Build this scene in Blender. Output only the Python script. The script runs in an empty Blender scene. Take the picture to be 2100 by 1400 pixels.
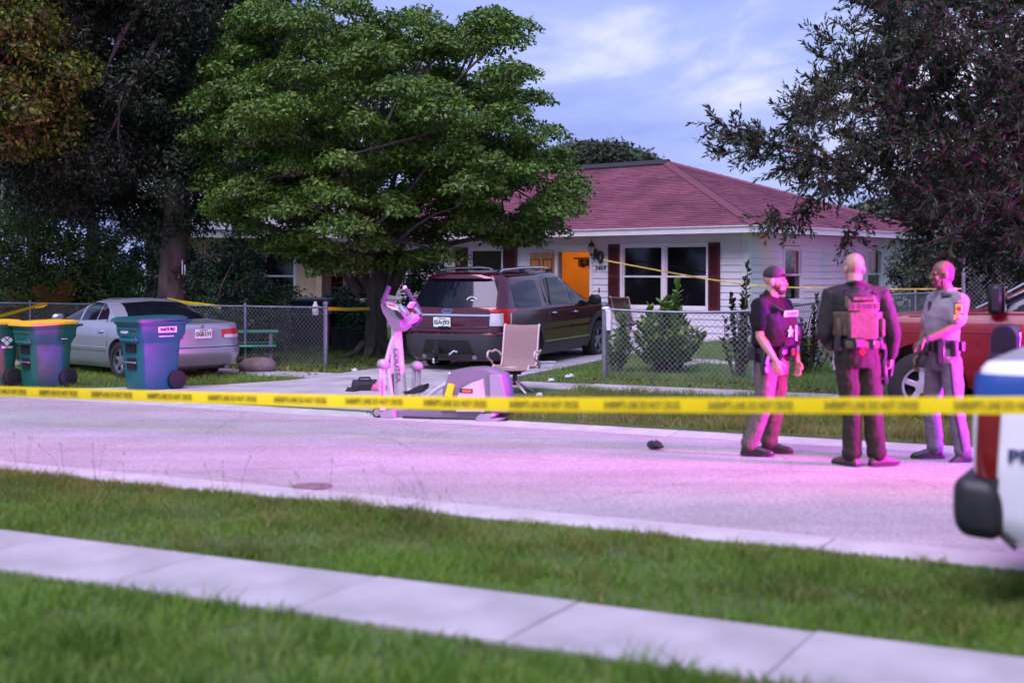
import bpy, bmesh, math, random
import numpy as np
from mathutils import Vector, Matrix
random.seed(7); rng = np.random.default_rng(7)
S = bpy.context.scene; C = S.collection
F = 2750.0; HX = 1050.0; HY = 560.0; EYE = 1.72     # survey of the photograph: focal length, horizon, eye height

# ------------------------------------------------------------------ camera, world, sun, exposure
cam = bpy.data.cameras.new("camera"); co = bpy.data.objects.new("camera", cam); C.objects.link(co)
co.location = (0, 0, EYE); co.rotation_euler = (math.radians(90), 0, 0)
cam.sensor_width = 36; cam.lens = 36 * F / 2100; cam.shift_y = -(700 - HY) / 2100
cam.clip_start = 0.1; cam.clip_end = 2000
cam.dof.use_dof = True; cam.dof.focus_distance = 23.5; cam.dof.aperture_fstop = 1.3
S.camera = co
SUN_EL, SUN_AZ = math.radians(58), math.radians(205)     # afterglow behind the photographer, to the left
W = bpy.data.worlds.new("World"); S.world = W; W.use_nodes = True
nt = W.node_tree; N = nt.nodes; L = nt.links; bg = N["Background"]
sky = N.new("ShaderNodeTexSky"); sky.sky_type = 'NISHITA'; sky.sun_disc = False
sky.sun_elevation = SUN_EL; sky.sun_rotation = SUN_AZ; sky.air_density = 1.2; sky.dust_density = 2.0
tc = N.new("ShaderNodeTexCoord"); mp = N.new("ShaderNodeMapping"); mp.inputs['Scale'].default_value = (1.0, 1.0, 3.4)
mp.inputs['Rotation'].default_value = (0.12, 0.2, 0.3)
L.new(tc.outputs['Generated'], mp.inputs[0])
n1 = N.new("ShaderNodeTexNoise"); n1.inputs['Scale'].default_value = 4.2; n1.inputs['Detail'].default_value = 9; n1.inputs['Roughness'].default_value = .55
n1.inputs['Distortion'].default_value = .35
L.new(mp.outputs[0], n1.inputs['Vector'])
r1 = N.new("ShaderNodeValToRGB"); r1.color_ramp.elements[0].position = .36; r1.color_ramp.elements[1].position = .68
r1.color_ramp.elements[0].color = (1.4, 1.8, 4.3, 1); r1.color_ramp.elements[1].color = (4.4, 4.35, 5.7, 1)
e = r1.color_ramp.elements.new(.52); e.color = (2.1, 2.5, 4.75, 1)
L.new(n1.outputs['Fac'], r1.inputs[0])
mx = N.new("ShaderNodeMix"); mx.data_type = 'RGBA'; mx.inputs[0].default_value = .92
L.new(sky.outputs[0], mx.inputs[6]); L.new(r1.outputs[0], mx.inputs[7])
L.new(mx.outputs[2], bg.inputs[0]); bg.inputs[1].default_value = .060
sl = bpy.data.lights.new("sun", 'SUN'); so = bpy.data.objects.new("sun", sl); C.objects.link(so)
sl.energy = 1.15; sl.angle = math.radians(50); sl.color = (.97, .82, 1.16)
sv = Vector((math.sin(SUN_AZ) * math.cos(SUN_EL), math.cos(SUN_AZ) * math.cos(SUN_EL), math.sin(SUN_EL)))
so.rotation_euler = sv.to_track_quat('Z', 'Y').to_euler()
S.view_settings.view_transform = 'Standard'; S.view_settings.look = 'None'
S.view_settings.exposure = 1.85; S.view_settings.gamma = 1.0; S.view_settings.use_curve_mapping = False
S.render.engine = 'CYCLES'; S.cycles.use_denoising = True; S.cycles.max_bounces = 6; S.cycles.transparent_max_bounces = 8
S.cycles.sample_clamp_indirect = 6

# ------------------------------------------------------------------ helpers
def A3(c): return (c[0], c[1], c[2], 1.0)
def M(name, col, rough=.6, metal=0, var=.12, scale=6, bump=0.0, bscale=60, coat=0, spec=.5, emit=None, es=0, stretch=None, col2=None, detail=4):
    m = bpy.data.materials.new(name); m.use_nodes = True
    n = m.node_tree.nodes; l = m.node_tree.links; b = n["Principled BSDF"]
    t = n.new("ShaderNodeTexCoord"); src = t.outputs['Object']
    if stretch:
        mm = n.new("ShaderNodeMapping"); mm.inputs['Scale'].default_value = stretch; l.new(src, mm.inputs[0]); src = mm.outputs[0]
    nz = n.new("ShaderNodeTexNoise"); nz.inputs['Scale'].default_value = scale; nz.inputs['Detail'].default_value = detail
    l.new(src, nz.inputs['Vector'])
    r = n.new("ShaderNodeValToRGB"); l.new(nz.outputs['Fac'], r.inputs[0])
    r.color_ramp.elements[0].position = .3; r.color_ramp.elements[1].position = .7
    c2 = col2 or tuple(min(1, x * (1 + var)) for x in col); c1 = tuple(x * (1 - var) for x in col) if not col2 else col
    r.color_ramp.elements[0].color = A3(c1); r.color_ramp.elements[1].color = A3(c2)
    l.new(r.outputs[0], b.inputs['Base Color'])
    b.inputs['Roughness'].default_value = rough; b.inputs['Metallic'].default_value = metal
    b.inputs['Coat Weight'].default_value = coat; b.inputs['Coat Roughness'].default_value = .06
    b.inputs['Specular IOR Level'].default_value = spec
    if bump:
        n2 = n.new("ShaderNodeTexNoise"); n2.inputs['Scale'].default_value = bscale; n2.inputs['Detail'].default_value = 4; l.new(src, n2.inputs['Vector'])
        bp = n.new("ShaderNodeBump"); bp.inputs['Strength'].default_value = bump; bp.inputs['Distance'].default_value = .02
        l.new(n2.outputs['Fac'], bp.inputs['Height']); l.new(bp.outputs[0], b.inputs['Normal'])
    if emit:
        b.inputs['Emission Color'].default_value = A3(emit); b.inputs['Emission Strength'].default_value = es
    return m
def leafmat(name, cols, trans=.25, rough=.5):
    m = bpy.data.materials.new(name); m.use_nodes = True
    n = m.node_tree.nodes; l = m.node_tree.links; b = n["Principled BSDF"]
    g = n.new("ShaderNodeNewGeometry"); r = n.new("ShaderNodeValToRGB"); r.color_ramp.interpolation = 'LINEAR'
    els = r.color_ramp.elements
    for i, c in enumerate(cols):
        e = els[i] if i < 2 else els.new(.5)
        e.color = A3(c)
    for i, e in enumerate(sorted(els, key=lambda e: e.position)): pass
    for i in range(len(cols)): els[i].position = i / (len(cols) - 1)
    for i, c in enumerate(cols): els[i].color = A3(c)
    l.new(g.outputs['Random Per Island'], r.inputs[0])
    t = n.new("ShaderNodeTexCoord"); nz = n.new("ShaderNodeTexNoise"); nz.inputs['Scale'].default_value = .9; nz.inputs['Detail'].default_value = 3
    l.new(t.outputs['Object'], nz.inputs['Vector'])
    mr = n.new("ShaderNodeMapRange"); mr.inputs[1].default_value = .3; mr.inputs[2].default_value = .7; mr.inputs[3].default_value = .75; mr.inputs[4].default_value = 1.25
    l.new(nz.outputs['Fac'], mr.inputs[0])
    mu = n.new("ShaderNodeVectorMath"); mu.operation = 'SCALE'; l.new(r.outputs[0], mu.inputs[0]); l.new(mr.outputs[0], mu.inputs['Scale'])
    l.new(mu.outputs[0], b.inputs['Base Color']); b.inputs['Roughness'].default_value = rough; b.inputs['Specular IOR Level'].default_value = .35
    tr = n.new("ShaderNodeBsdfTranslucent"); l.new(mu.outputs[0], tr.inputs[0])
    ms = n.new("ShaderNodeMixShader"); ms.inputs[0].default_value = trans
    l.new(b.outputs[0], ms.inputs[1]); l.new(tr.outputs[0], ms.inputs[2]); l.new(ms.outputs[0], n["Material Output"].inputs[0])
    return m
def rotm(rx=0, ry=0, rz=0):
    return Matrix.Rotation(rz, 3, 'Z') @ Matrix.Rotation(ry, 3, 'Y') @ Matrix.Rotation(rx, 3, 'X')
class MB:
    def __init__(s): s.v = []; s.f = []
    def add(s, vs, fs):
        o = len(s.v); s.v += [tuple(p) for p in vs]; s.f += [tuple(i + o for i in f) for f in fs]; return s
    def box(s, c, d, R=None, bev=0.0):
        x, y, z = (q / 2 for q in d)
        if bev:
            b = min(bev, x * .9, y * .9, z * .9); vs = []
            for sx in (-1, 1):
                for sy in (-1, 1):
                    for sz in (-1, 1):
                        vs += [(sx * x, sy * (y - b), sz * (z - b)), (sx * (x - b), sy * y, sz * (z - b)), (sx * (x - b), sy * (y - b), sz * z)]
            bm = bmesh.new(); bv = [bm.verts.new(p) for p in vs]
            bmesh.ops.convex_hull(bm, input=bv); bm.verts.index_update()
            vs = [v.co.copy() for v in bm.verts]; fs = [[v.index for v in f.verts] for f in bm.faces]; bm.free()
        else:
            vs = [(-x, -y, -z), (x, -y, -z), (x, y, -z), (-x, y, -z), (-x, -y, z), (x, -y, z), (x, y, z), (-x, y, z)]
            fs = [(0, 3, 2, 1), (4, 5, 6, 7), (0, 1, 5, 4), (1, 2, 6, 5), (2, 3, 7, 6), (3, 0, 4, 7)]
        cc = Vector(c); vs = [cc + (R @ Vector(p) if R else Vector(p)) for p in vs]
        return s.add(vs, fs)
    def loft(s, rings, cap=True, closed=True):
        n = len(rings[0]); vs = [p for r in rings for p in r]; fs = []
        for i in range(len(rings) - 1):
            for j in range(n if closed else n - 1):
                a = i * n + j; b = i * n + (j + 1) % n; fs.append((a, b, b + n, a + n))
        if cap:
            fs.append(tuple(range(n - 1, -1, -1))); k = (len(rings) - 1) * n; fs.append(tuple(range(k, k + n)))
        return s.add(vs, fs)
    def tube(s, pts, r, n=8, cap=True):
        pts = [Vector(p) for p in pts]; m = len(pts)
        if not hasattr(r, '__len__'): r = [r] * m
        rings = []; up = None
        for i, p in enumerate(pts):
            d = (pts[min(i + 1, m - 1)] - pts[max(i - 1, 0)])
            if d.length < 1e-9: d = Vector((0, 0, 1))
            d.normalize()
            if up is None:
                up = Vector((0, 0, 1)) if abs(d.z) < .9 else Vector((1, 0, 0))
            a = d.cross(up).normalized(); b = a.cross(d).normalized(); up = b
            rings.append([p + (a * math.cos(2 * math.pi * k / n) + b * math.sin(2 * math.pi * k / n)) * r[i] for k in range(n)])
        return s.loft(rings, cap)
    def lathe(s, prof, n=20, o=(0, 0, 0), axis='Z', R=None):
        rings = []; o = Vector(o)
        for (r, h) in prof:
            ring = []
            for k in range(n):
                a = 2 * math.pi * k / n; c, d = r * math.cos(a), r * math.sin(a)
                p = Vector((c, d, h)) if axis == 'Z' else (Vector((c, h, -d)) if axis == 'Y' else Vector((h, c, d)))
                ring.append(o + (R @ p if R else p))
            rings.append(ring)
        return s.loft(rings, True)
    def ell(s, c, r, R=None, nu=14, nv=9):
        c = Vector(c); rings = []
        for i in range(nv + 1):
            t = math.pi * min(max(i / nv, .02), .98); ring = []
            for k in range(nu):
                a = 2 * math.pi * k / nu; p = Vector((r[0] * math.sin(t) * math.cos(a), r[1] * math.sin(t) * math.sin(a), -r[2] * math.cos(t)))
                ring.append(c + (R @ p if R else p))
            rings.append(ring)
        return s.loft(rings, True)
    def prism(s, poly, y0, y1, plane='XZ'):
        f = {'XZ': lambda a, b, h: (a, h, b), 'XY': lambda a, b, h: (a, b, h), 'YZ': lambda a, b, h: (h, a, b)}[plane]
        n = len(poly); vs = [f(a, b, y0) for a, b in poly] + [f(a, b, y1) for a, b in poly]
        fs = [tuple(range(n)), tuple(range(2 * n - 1, n - 1, -1))] + [(j, j + n, (j + 1) % n + n, (j + 1) % n) for j in range(n)]
        return s.add(vs, fs)
    def mesh(s, name, smooth=None):
        me = bpy.data.meshes.new(name); me.from_pydata(s.v, [], s.f)
        bm = bmesh.new(); bm.from_mesh(me); bmesh.ops.recalc_face_normals(bm, faces=bm.faces); bm.to_mesh(me); bm.free()
        if smooth is not None:
            me.polygons.foreach_set('use_smooth', [True] * len(me.polygons)); me.set_sharp_from_angle(angle=math.radians(smooth))
        me.update(); return me
    def obj(s, name, m, parent=None, smooth=None):
        return link(name, s.mesh(name, smooth), m, parent)
def link(name, me, m=None, parent=None):
    o = bpy.data.objects.new(name, me); C.objects.link(o)
    if m is not None and not me.materials: me.materials.append(m)
    if parent is not None: o.parent = parent
    return o
def tag(o, label=None, cat=None, group=None, kind=None):
    for k, v in (('label', label), ('category', cat), ('group', group), ('kind', kind)):
        if v: o[k] = v
    return o
def thing(name, label, cat, loc=(0, 0, 0), rz=0, group=None):
    o = bpy.data.objects.new(name, None); C.objects.link(o); o.location = loc; o.rotation_euler = (0, 0, rz)
    o.empty_display_size = .2
    return tag(o, label, cat, group)
def copy_tree(o, parent=None):
    c = o.copy(); C.objects.link(c); c.parent = parent
    for ch in [x for x in bpy.data.objects if x.parent == o]: copy_tree(ch, c)
    return c
def text(s, size, m, name, parent=None, loc=(0, 0, 0), R=None, ext=.002, shear=0, width=None, bold=0):
    cu = bpy.data.curves.new(name, 'FONT'); cu.body = s; cu.size = size; cu.extrude = ext; cu.align_x = 'CENTER'; cu.align_y = 'CENTER'; cu.shear = shear
    cu.offset = bold; cu.resolution_u = 3
    t = bpy.data.objects.new(name, cu); C.objects.link(t)
    dg = bpy.context.evaluated_depsgraph_get(); me = bpy.data.meshes.new_from_object(t.evaluated_get(dg))
    bpy.data.objects.remove(t)
    if width:
        xs = [v.co.x for v in me.vertices]; k = width / (max(xs) - min(xs))
        for v in me.vertices: v.co.x *= k
    me.materials.clear(); me.materials.append(m)
    o = link(name, me, None, parent)
    Rm = (R or Matrix.Identity(3)).to_4x4(); Rm.translation = Vector(loc); o.matrix_local = Rm
    return o
FACE = rotm(math.radians(90), 0, 0)       # text standing up, read from -Y
class VP:                                  # a vertical plane in the place; a sight line of the survey meets it at (u, z)
    def __init__(s, ox, oy, dx, dy, v=0):
        s.o = (ox - dy * v, oy + dx * v); s.d = (dx, dy)
    def __call__(s, px, py=560):
        k = (px - HX) / F; u = (k * s.o[1] - s.o[0]) / (s.d[0] - k * s.d[1]); Y = s.o[1] + u * s.d[1]
        return u, EYE - (py - HY) * Y / F
def at(px, py, Y): return Vector(((px - HX) * Y / F, Y, EYE - (py - HY) * Y / F))
def gnd(px, py, z=0):
    Y = (EYE - z) * F / (py - HY); return Vector(((px - HX) * Y / F, Y, z))
UX, UY = .886, -.464                       # road direction (towards the right), and its normal away from the camera
def rp(q, p, z=0): return Vector((UX * q - UY * p, UY * q + UX * p, z))
RD = math.atan2(UY, UX)
def gz(p):
    k = [(-90, .05), (7.98, .05), (7.99, -.05), (13.7, -.05), (13.71, .04), (18.5, .04), (24.8, .2), (900, .2)]
    for (a, b), (c, d) in zip(k, k[1:]):
        if p <= c: return b + (d - b) * (p - a) / (c - a)
    return .2
def gzxy(x, y): return gz(x * -UY + y * UX)
def scatter_mesh(name, V, Fc, m, parent=None):
    me = bpy.data.meshes.new(name); nv = len(V); nf, k = Fc.shape
    me.vertices.add(nv); me.vertices.foreach_set('co', np.ascontiguousarray(V, dtype=np.float32).ravel())
    me.loops.add(nf * k); me.loops.foreach_set('vertex_index', np.ascontiguousarray(Fc, dtype=np.int32).ravel())
    me.polygons.add(nf); me.polygons.foreach_set('loop_start', np.arange(0, nf * k, k, dtype=np.int32))
    me.update(calc_edges=True); return link(name, me, m, parent)
def leaves(P, Nrm, size, asp=.45, fold=.25, jit=.4, curl=None):
    """one folded leaf (two triangles meeting on its rib) per point"""
    n = len(P); d = rng.normal(size=(n, 3)); d -= (d * Nrm).sum(1, keepdims=True) * Nrm * .8
    if curl is not None: d = d * .6 + curl
    d /= np.linalg.norm(d, axis=1, keepdims=True); s = np.cross(d, Nrm + rng.normal(size=(n, 3)) * .35); s /= np.linalg.norm(s, axis=1, keepdims=True) + 1e-9
    nn = np.cross(s, d); sz = (size * (1 + jit * (rng.random(n) - .5) * 2))[:, None]
    a = P; b = P + d * sz; l = P + d * sz * .5 + s * sz * asp * .5 + nn * sz * fold * .2; r = P + d * sz * .5 - s * sz * asp * .5 + nn * sz * fold * .2
    V = np.stack([a, l, b, r], 1).reshape(-1, 3); i = np.arange(n)[:, None] * 4
    Fc = np.concatenate([i + np.array([[0, 2, 1]]), i + np.array([[0, 3, 2]])], 0); return V, Fc
def inpoly(px, py, poly):
    ins = np.zeros(len(px), bool); n = len(poly)
    for i in range(n):
        x0, y0 = poly[i]; x1, y1 = poly[(i + 1) % n]
        c = ((y0 > py) != (y1 > py)) & (px < (x1 - x0) * (py - y0) / (y1 - y0 + 1e-12) + x0); ins ^= c
    return ins
def edgedist(px, py, poly):
    d = np.full(len(px), 1e9); n = len(poly)
    for i in range(n):
        a = np.array(poly[i]); b = np.array(poly[(i + 1) % n]); ab = b - a
        t = np.clip(((px - a[0]) * ab[0] + (py - a[1]) * ab[1]) / (ab @ ab), 0, 1)
        d = np.minimum(d, np.hypot(px - a[0] - t * ab[0], py - a[1] - t * ab[1]))
    return d

# ------------------------------------------------------------------ materials
m_soil = M("soil_turf", (.07, .11, .03), .95, var=.35, scale=1.5, bump=.5, bscale=30)
m_conc = M("concrete", (.36, .34, .345), .85, var=.24, scale=1.6, bump=.25, bscale=120, detail=9)
m_curb = M("kerb_concrete", (.42, .40, .385), .85, var=.18, scale=3, bump=.25, bscale=90, detail=9)
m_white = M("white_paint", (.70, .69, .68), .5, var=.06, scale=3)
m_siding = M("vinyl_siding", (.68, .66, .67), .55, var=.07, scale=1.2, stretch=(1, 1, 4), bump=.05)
m_shut = M("maroon_shutter", (.085, .012, .016), .5, var=.15)
m_glassd = M("dark_window_glass", (.006, .006, .008), .06, var=.1, spec=.5)
m_black = M("black_plastic", (.012, .012, .014), .5, var=.2)
m_rubber = M("black_rubber", (.014, .014, .015), .85, var=.2, bump=.2)
m_chrome = M("chrome", (.75, .75, .77), .15, 1, var=.04)
m_galv = M("galvanised_steel", (.25, .26, .29), .45, .7, var=.2, scale=12)
m_yellow = M("yellow_tape_film", (.92, .72, .005), .45, var=.05)
m_ink = M("black_ink", (.015, .015, .015), .7)
m_bark = M("bark", (.10, .075, .062), .95, var=.5, scale=7, bump=1.0, bscale=14, stretch=(1, 1, .25), detail=8)
m_bark2 = M("pale_bark", (.075, .06, .052), .95, var=.5, scale=9, bump=.9, bscale=18, stretch=(1, 1, .3), detail=8)
m_lamp_o = M("warm_plaster", (.62, .36, .13), .8, var=.1, scale=2)

# ------------------------------------------------------------------ the setting: ground, road, kerbs, pavements, drive
def strip(name, pts, q0, q1, m, nq=1):
    mb = MB(); vs = []; fs = []
    for j in range(nq + 1):
        q = q0 + (q1 - q0) * j / nq
        vs += [rp(q, p, z) for p, z in pts]
    k = len(pts)
    for j in range(nq):
        for i in range(k - 1): fs.append((j * k + i, j * k + i + 1, (j + 1) * k + i + 1, (j + 1) * k + i))
    mb.add(vs, fs); return mb.obj(name, m)
tag(strip("ground", [(-90, .05), (7.98, .05), (7.99, -.05), (13.7, -.05), (13.71, .04), (18.5, .04), (24.8, .2), (900, .2)], -700, 700, m_soil), kind='structure')
def roadmat():
    m = M("worn_asphalt", (.335, .31, .305), .8, var=.10, scale=1.1, bump=.5, bscale=150, detail=10)
    n = m.node_tree.nodes; l = m.node_tree.links; b = n["Principled BSDF"]
    src = b.inputs['Base Color'].links[0].from_socket
    t = n.new("ShaderNodeTexCoord"); v = n.new("ShaderNodeTexVoronoi"); v.inputs['Scale'].default_value = 85; l.new(t.outputs['Object'], v.inputs['Vector'])
    sp = n.new("ShaderNodeMapRange"); sp.inputs[3].default_value = .62; sp.inputs[4].default_value = 1.25
    hs = n.new("ShaderNodeSeparateColor"); l.new(v.outputs['Color'], hs.inputs[0]); l.new(hs.outputs[0], sp.inputs[0])
    mp = n.new("ShaderNodeMapping"); mp.inputs['Rotation'].default_value = (0, 0, -RD); mp.inputs['Scale'].default_value = (.12, 1.6, 1); l.new(t.outputs['Object'], mp.inputs[0])
    n3 = n.new("ShaderNodeTexNoise"); n3.inputs['Scale'].default_value = 1.4; n3.inputs['Detail'].default_value = 6; l.new(mp.outputs[0], n3.inputs['Vector'])
    m3 = n.new("ShaderNodeMapRange"); m3.inputs[1].default_value = .35; m3.inputs[2].default_value = .65; m3.inputs[3].default_value = .92; m3.inputs[4].default_value = 1.12; l.new(n3.outputs['Fac'], m3.inputs[0])
    mm = n.new("ShaderNodeMath"); mm.operation = 'MULTIPLY'; l.new(sp.outputs[0], mm.inputs[0]); l.new(m3.outputs[0], mm.inputs[1])
    n4 = n.new("ShaderNodeTexNoise"); n4.inputs['Scale'].default_value = 1.7; n4.inputs['Detail'].default_value = 7; n4.inputs['Roughness'].default_value = .7; l.new(t.outputs['Object'], n4.inputs['Vector'])
    m4 = n.new("ShaderNodeMapRange"); m4.inputs[1].default_value = .62; m4.inputs[2].default_value = .72; m4.inputs[3].default_value = 1.0; m4.inputs[4].default_value = .62; l.new(n4.outputs['Fac'], m4.inputs[0])
    v5 = n.new("ShaderNodeTexVoronoi"); v5.feature = 'DISTANCE_TO_EDGE'; v5.inputs['Scale'].default_value = .38; 
    n5 = n.new("ShaderNodeTexNoise"); n5.inputs['Scale'].default_value = 2.5; n5.inputs['Detail'].default_value = 6; l.new(t.outputs['Object'], n5.inputs['Vector'])
    a5 = n.new("ShaderNodeMix"); a5.data_type = 'VECTOR'; a5.inputs[0].default_value = .16; l.new(t.outputs['Object'], a5.inputs[4]); l.new(n5.outputs['Color'], a5.inputs[5]); l.new(a5.outputs[1], v5.inputs['Vector'])
    m5 = n.new("ShaderNodeMapRange"); m5.inputs[1].default_value = .0; m5.inputs[2].default_value = .006; m5.inputs[3].default_value = .78; m5.inputs[4].default_value = 1; l.new(v5.outputs['Distance'], m5.inputs[0])
    k1 = n.new("ShaderNodeMath"); k1.operation = 'MULTIPLY'; l.new(m4.outputs[0], k1.inputs[0]); l.new(m5.outputs[0], k1.inputs[1])
    k2 = n.new("ShaderNodeMath"); k2.operation = 'MULTIPLY'; l.new(k1.outputs[0], k2.inputs[0]); l.new(mm.outputs[0], k2.inputs[1]); mm = k2
    vm = n.new("ShaderNodeVectorMath"); vm.operation = 'SCALE'; l.new(src, vm.inputs[0]); l.new(mm.outputs[0], vm.inputs['Scale'])
    l.new(vm.outputs[0], b.inputs['Base Color']); return m
m_road = roadmat()
road = tag(strip("road", [(8.66, 0), (10.9, .02), (13.27, 0)], -120, 90, m_road), kind='structure')
def curb(name, p_road, p_back, hk=1.0):
    root = thing(name, None, None); root['kind'] = 'structure'
    s = 1 if p_back > p_road else -1
    mb = MB(); Ls = 3.0
    prof = [(p_road, -.06), (p_road, .006), (p_road + s * .06, .004), (p_road + s * .22, .035 * hk), (p_road + s * .3, .062 * hk), (p_back - s * .02, .07 * hk), (p_back, .06 * hk), (p_back, -.06)]
    rings = [[rp(x, p, z) - rp(0, 0, 0) for p, z in prof] for x in (.006, Ls - .006)]
    mb.loft(rings); me = mb.mesh("curb_section", 35)
    for i in range(-20, 14):
        o = link("curb_section", me, m_curb, root); v = rp(i * Ls, 0); o.location = (v.x + UX * .9, v.y + UY * .9, 0)
    return root
curb("kerb_near", 8.68, 7.98); curb("kerb_far", 13.25, 13.70, .35)
def walk(name, p0, p1, q0, q1, step, z0, th=.09):
    root = thing(name, None, None); root['kind'] = 'structure'; q = q0
    me = MB().box((step / 2, (p1 - p0) / 2, 0), (step - .007, p1 - p0, th), bev=.006).mesh("slab")
    me.materials.append(m_conc)
    while q < q1 - .01:
        o = link("slab", me, None, root); v = rp(q, p0); o.location = (v.x, v.y, z0 - th / 2 + random.uniform(-.003, .003)); o.rotation_euler = (random.uniform(-.003, .003), random.uniform(-.002, .002), RD); q += step
    return root
walk("sidewalk_near", 5.32, 6.12, -30.43, 12, 1.2, .072)
walk("sidewalk_far", 17.5, 18.35, -36.2, -13.0, 1.2, .062)
walk("sidewalk_far", 17.5, 18.35, -9.4, 6, 1.2, .062)
def driveway():
    root = thing("driveway", None, None); root['kind'] = 'structure'
    def slab(poly, dz=0):
        vs = [rp(q, p, gz(max(p, 13.8)) + .024 + dz) for q, p in poly]; n = len(vs)
        lo = [v - Vector((0, 0, .12)) for v in vs]
        mb = MB().add(vs + lo, [tuple(range(n))] + [(j, j + n, (j + 1) % n + n, (j + 1) % n) for j in range(n)])
        mb.obj("slab", m_conc, root)
    slab([(-14.9, 13.72), (-12.0, 13.72), (-12.0, 17.48), (-12.65, 17.48), (-12.7, 16.8), (-13.1, 15.6)])
    slab([(-11.99, 13.72), (-7.6, 13.72), (-8.4, 15.0), (-9.4, 16.4), (-9.8, 17.48), (-11.99, 17.48)])
    for i, (a, b) in enumerate([(17.5, 20.4), (20.42, 23.4), (23.42, 26.4), (26.42, 29.5)]):
        slab([(-12.75 + .05 * i, a), (-11.2, a), (-11.2, b), (-12.7 + .05 * i, b)]); slab([(-11.19, a), (-9.8, a), (-9.8, b), (-11.19, b)], .001)
    return root
driveway()
# ------------------------------------------------------------------ the house
HO = (5.27, 30.0); HZ = .2
HRZ = math.atan2(-.666, .746)
fw = VP(5.27, 30.0, .746, -.666); sw = VP(5.27, 30.0, .666, .746)
def fr(x0, y0, x1, y1):   # front-wall rectangle surveyed in the photograph -> local x0, x1, z0, z1
    a, za = fw(x0, y0); b, zb = fw(x1, y1); return a, b, zb - HZ, za - HZ
def sr(x0, y0, x1, y1):
    a, za = sw(x0, y0); b, zb = sw(x1, y1); return a, b, zb - HZ, za - HZ
house = thing("house", "single storey house with white siding, maroon shutters and a hipped reddish shingle roof", "house", (HO[0], HO[1], HZ), HRZ)
WT = 2.44
w_big = list(fr(1278, 488, 1450, 616)); w_big[2] = .72; w_big[3] = 2.16
w_left = list(fr(966, 500, 1030, 616)); w_left[2] = .75; w_left[3] = 2.14
w_far = list(fr(709, 520, 760, 600)); w_far[2] = .75; w_far[3] = 2.14
d_op = list(fr(1145, 500, 1211, 700)); d_op[2] = .0; d_op[3] = 2.05
F_open = [w_big, w_left, w_far, d_op]
s1 = list(sr(1607, 491, 1641, 583)); s1[2] = .88; s1[3] = 2.08
s2 = list(sr(1777, 503, 1804, 586)); s2[2] = .92; s2[3] = 2.08
S_open = [s1, s2]
def cells(x0, x1, z0, z1, holes):
    xs = sorted({x0, x1, *[h[0] for h in holes], *[h[1] for h in holes]}); zs = sorted({z0, z1, *[h[2] for h in holes], *[h[3] for h in holes]})
    for a, b in zip(xs, xs[1:]):
        for c, d in zip(zs, zs[1:]):
            if not any(h[0] - 1e-6 <= a and b <= h[1] + 1e-6 and h[2] - 1e-6 <= c and d <= h[3] + 1e-6 for h in holes): yield a, b, c, d
XL = -15.0; YD = 8.0
m_wallin = M("sheathing", (.25, .24, .24), .9)
mb = MB()
for a, b, c, d in cells(XL, -.005, -.1, WT, F_open): mb.box(((a + b) / 2, .08, (c + d) / 2), (b - a, .14, d - c))
for a, b, c, d in cells(.16, YD, -.1, WT, S_open): mb.box((-.08, (a + b) / 2, (c + d) / 2), (.14, b - a, d - c))
mb.box((XL / 2, YD - .07, WT / 2), (-XL - .4, .12, WT)); mb.box((XL + .07, YD / 2, WT / 2), (.12, YD - .5, WT))
mb.obj("wall", m_wallin, house)
m_found = M("foundation_concrete", (.3, .29, .28), .9)
MB().box((XL / 2, YD / 2, -.16), (-XL + .06, YD + .06, .3)).obj("foundation", m_found, house)
# siding: one plank per course and per clear run, lapped over the one below
EXP = .155
plank_cache = {}
def plank(x0, x1, z, h, side):
    Lg = round(x1 - x0, 3)
    if Lg < .03: return
    key = (Lg, round(h, 3))
    if key not in plank_cache:
        mb = MB(); mb.loft([[(x, -.004, 0), (x, -.026, 0.0), (x, -.027, .014), (x, -.006, h), (x, -.004, h)] for x in (0, Lg)]); me = mb.mesh("siding_plank"); me.materials.append(m_siding); plank_cache[key] = me
    o = link("siding_plank", plank_cache[key], None, house)
    if side == 'F': o.location = (x0, 0, z)
    else: o.location = (0, x0, z); o.rotation_euler = (0, 0, math.radians(90))
def runs(a, b, holes, z0, z1):
    cur = [(a, b)]
    for h in holes:
        if h[2] < z1 - .01 and h[3] > z0 + .01:
            nx = []
            for p, q in cur:
                if h[1] <= p or h[0] >= q: nx.append((p, q)); continue
                if h[0] > p: nx.append((p, h[0]))
                if h[1] < q: nx.append((h[1], q))
            cur = nx
    return cur
i = 0; z = .0
while z < WT - .03:
    h = min(EXP, WT - .02 - z) + .004
    for a, b in runs(XL, -.09, F_open, z, z + h):
        n = max(1, int((b - a) // 3.6 + (i % 2) * .5)); 
        for k in range(n): plank(a + (b - a) * k / n + .001, a + (b - a) * (k + 1) / n - .001, z, h, 'F')
    for a, b in runs(.09, YD, S_open, z, z + h):
        n = 2 if b - a > 4.5 else 1
        for k in range(n): plank(a + (b - a) * k / n + .001, a + (b - a) * (k + 1) / n - .001, z, h, 'S')
    z += EXP; i += 1
MB().box((.008, .008, WT / 2 - .01), (.10, .10, WT), bev=.01).obj("corner_board", m_white, house)
MB().box((-.04, -.03, WT / 2), (.12, .02, WT - .01)).box((.03, .07, WT / 2), (.02, .1, WT - .01)).obj("corner_board", m_white, house)
MB().box((.02, YD + .03, WT / 2), (.09, .07, WT)).obj("corner_board", m_white, house)
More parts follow.
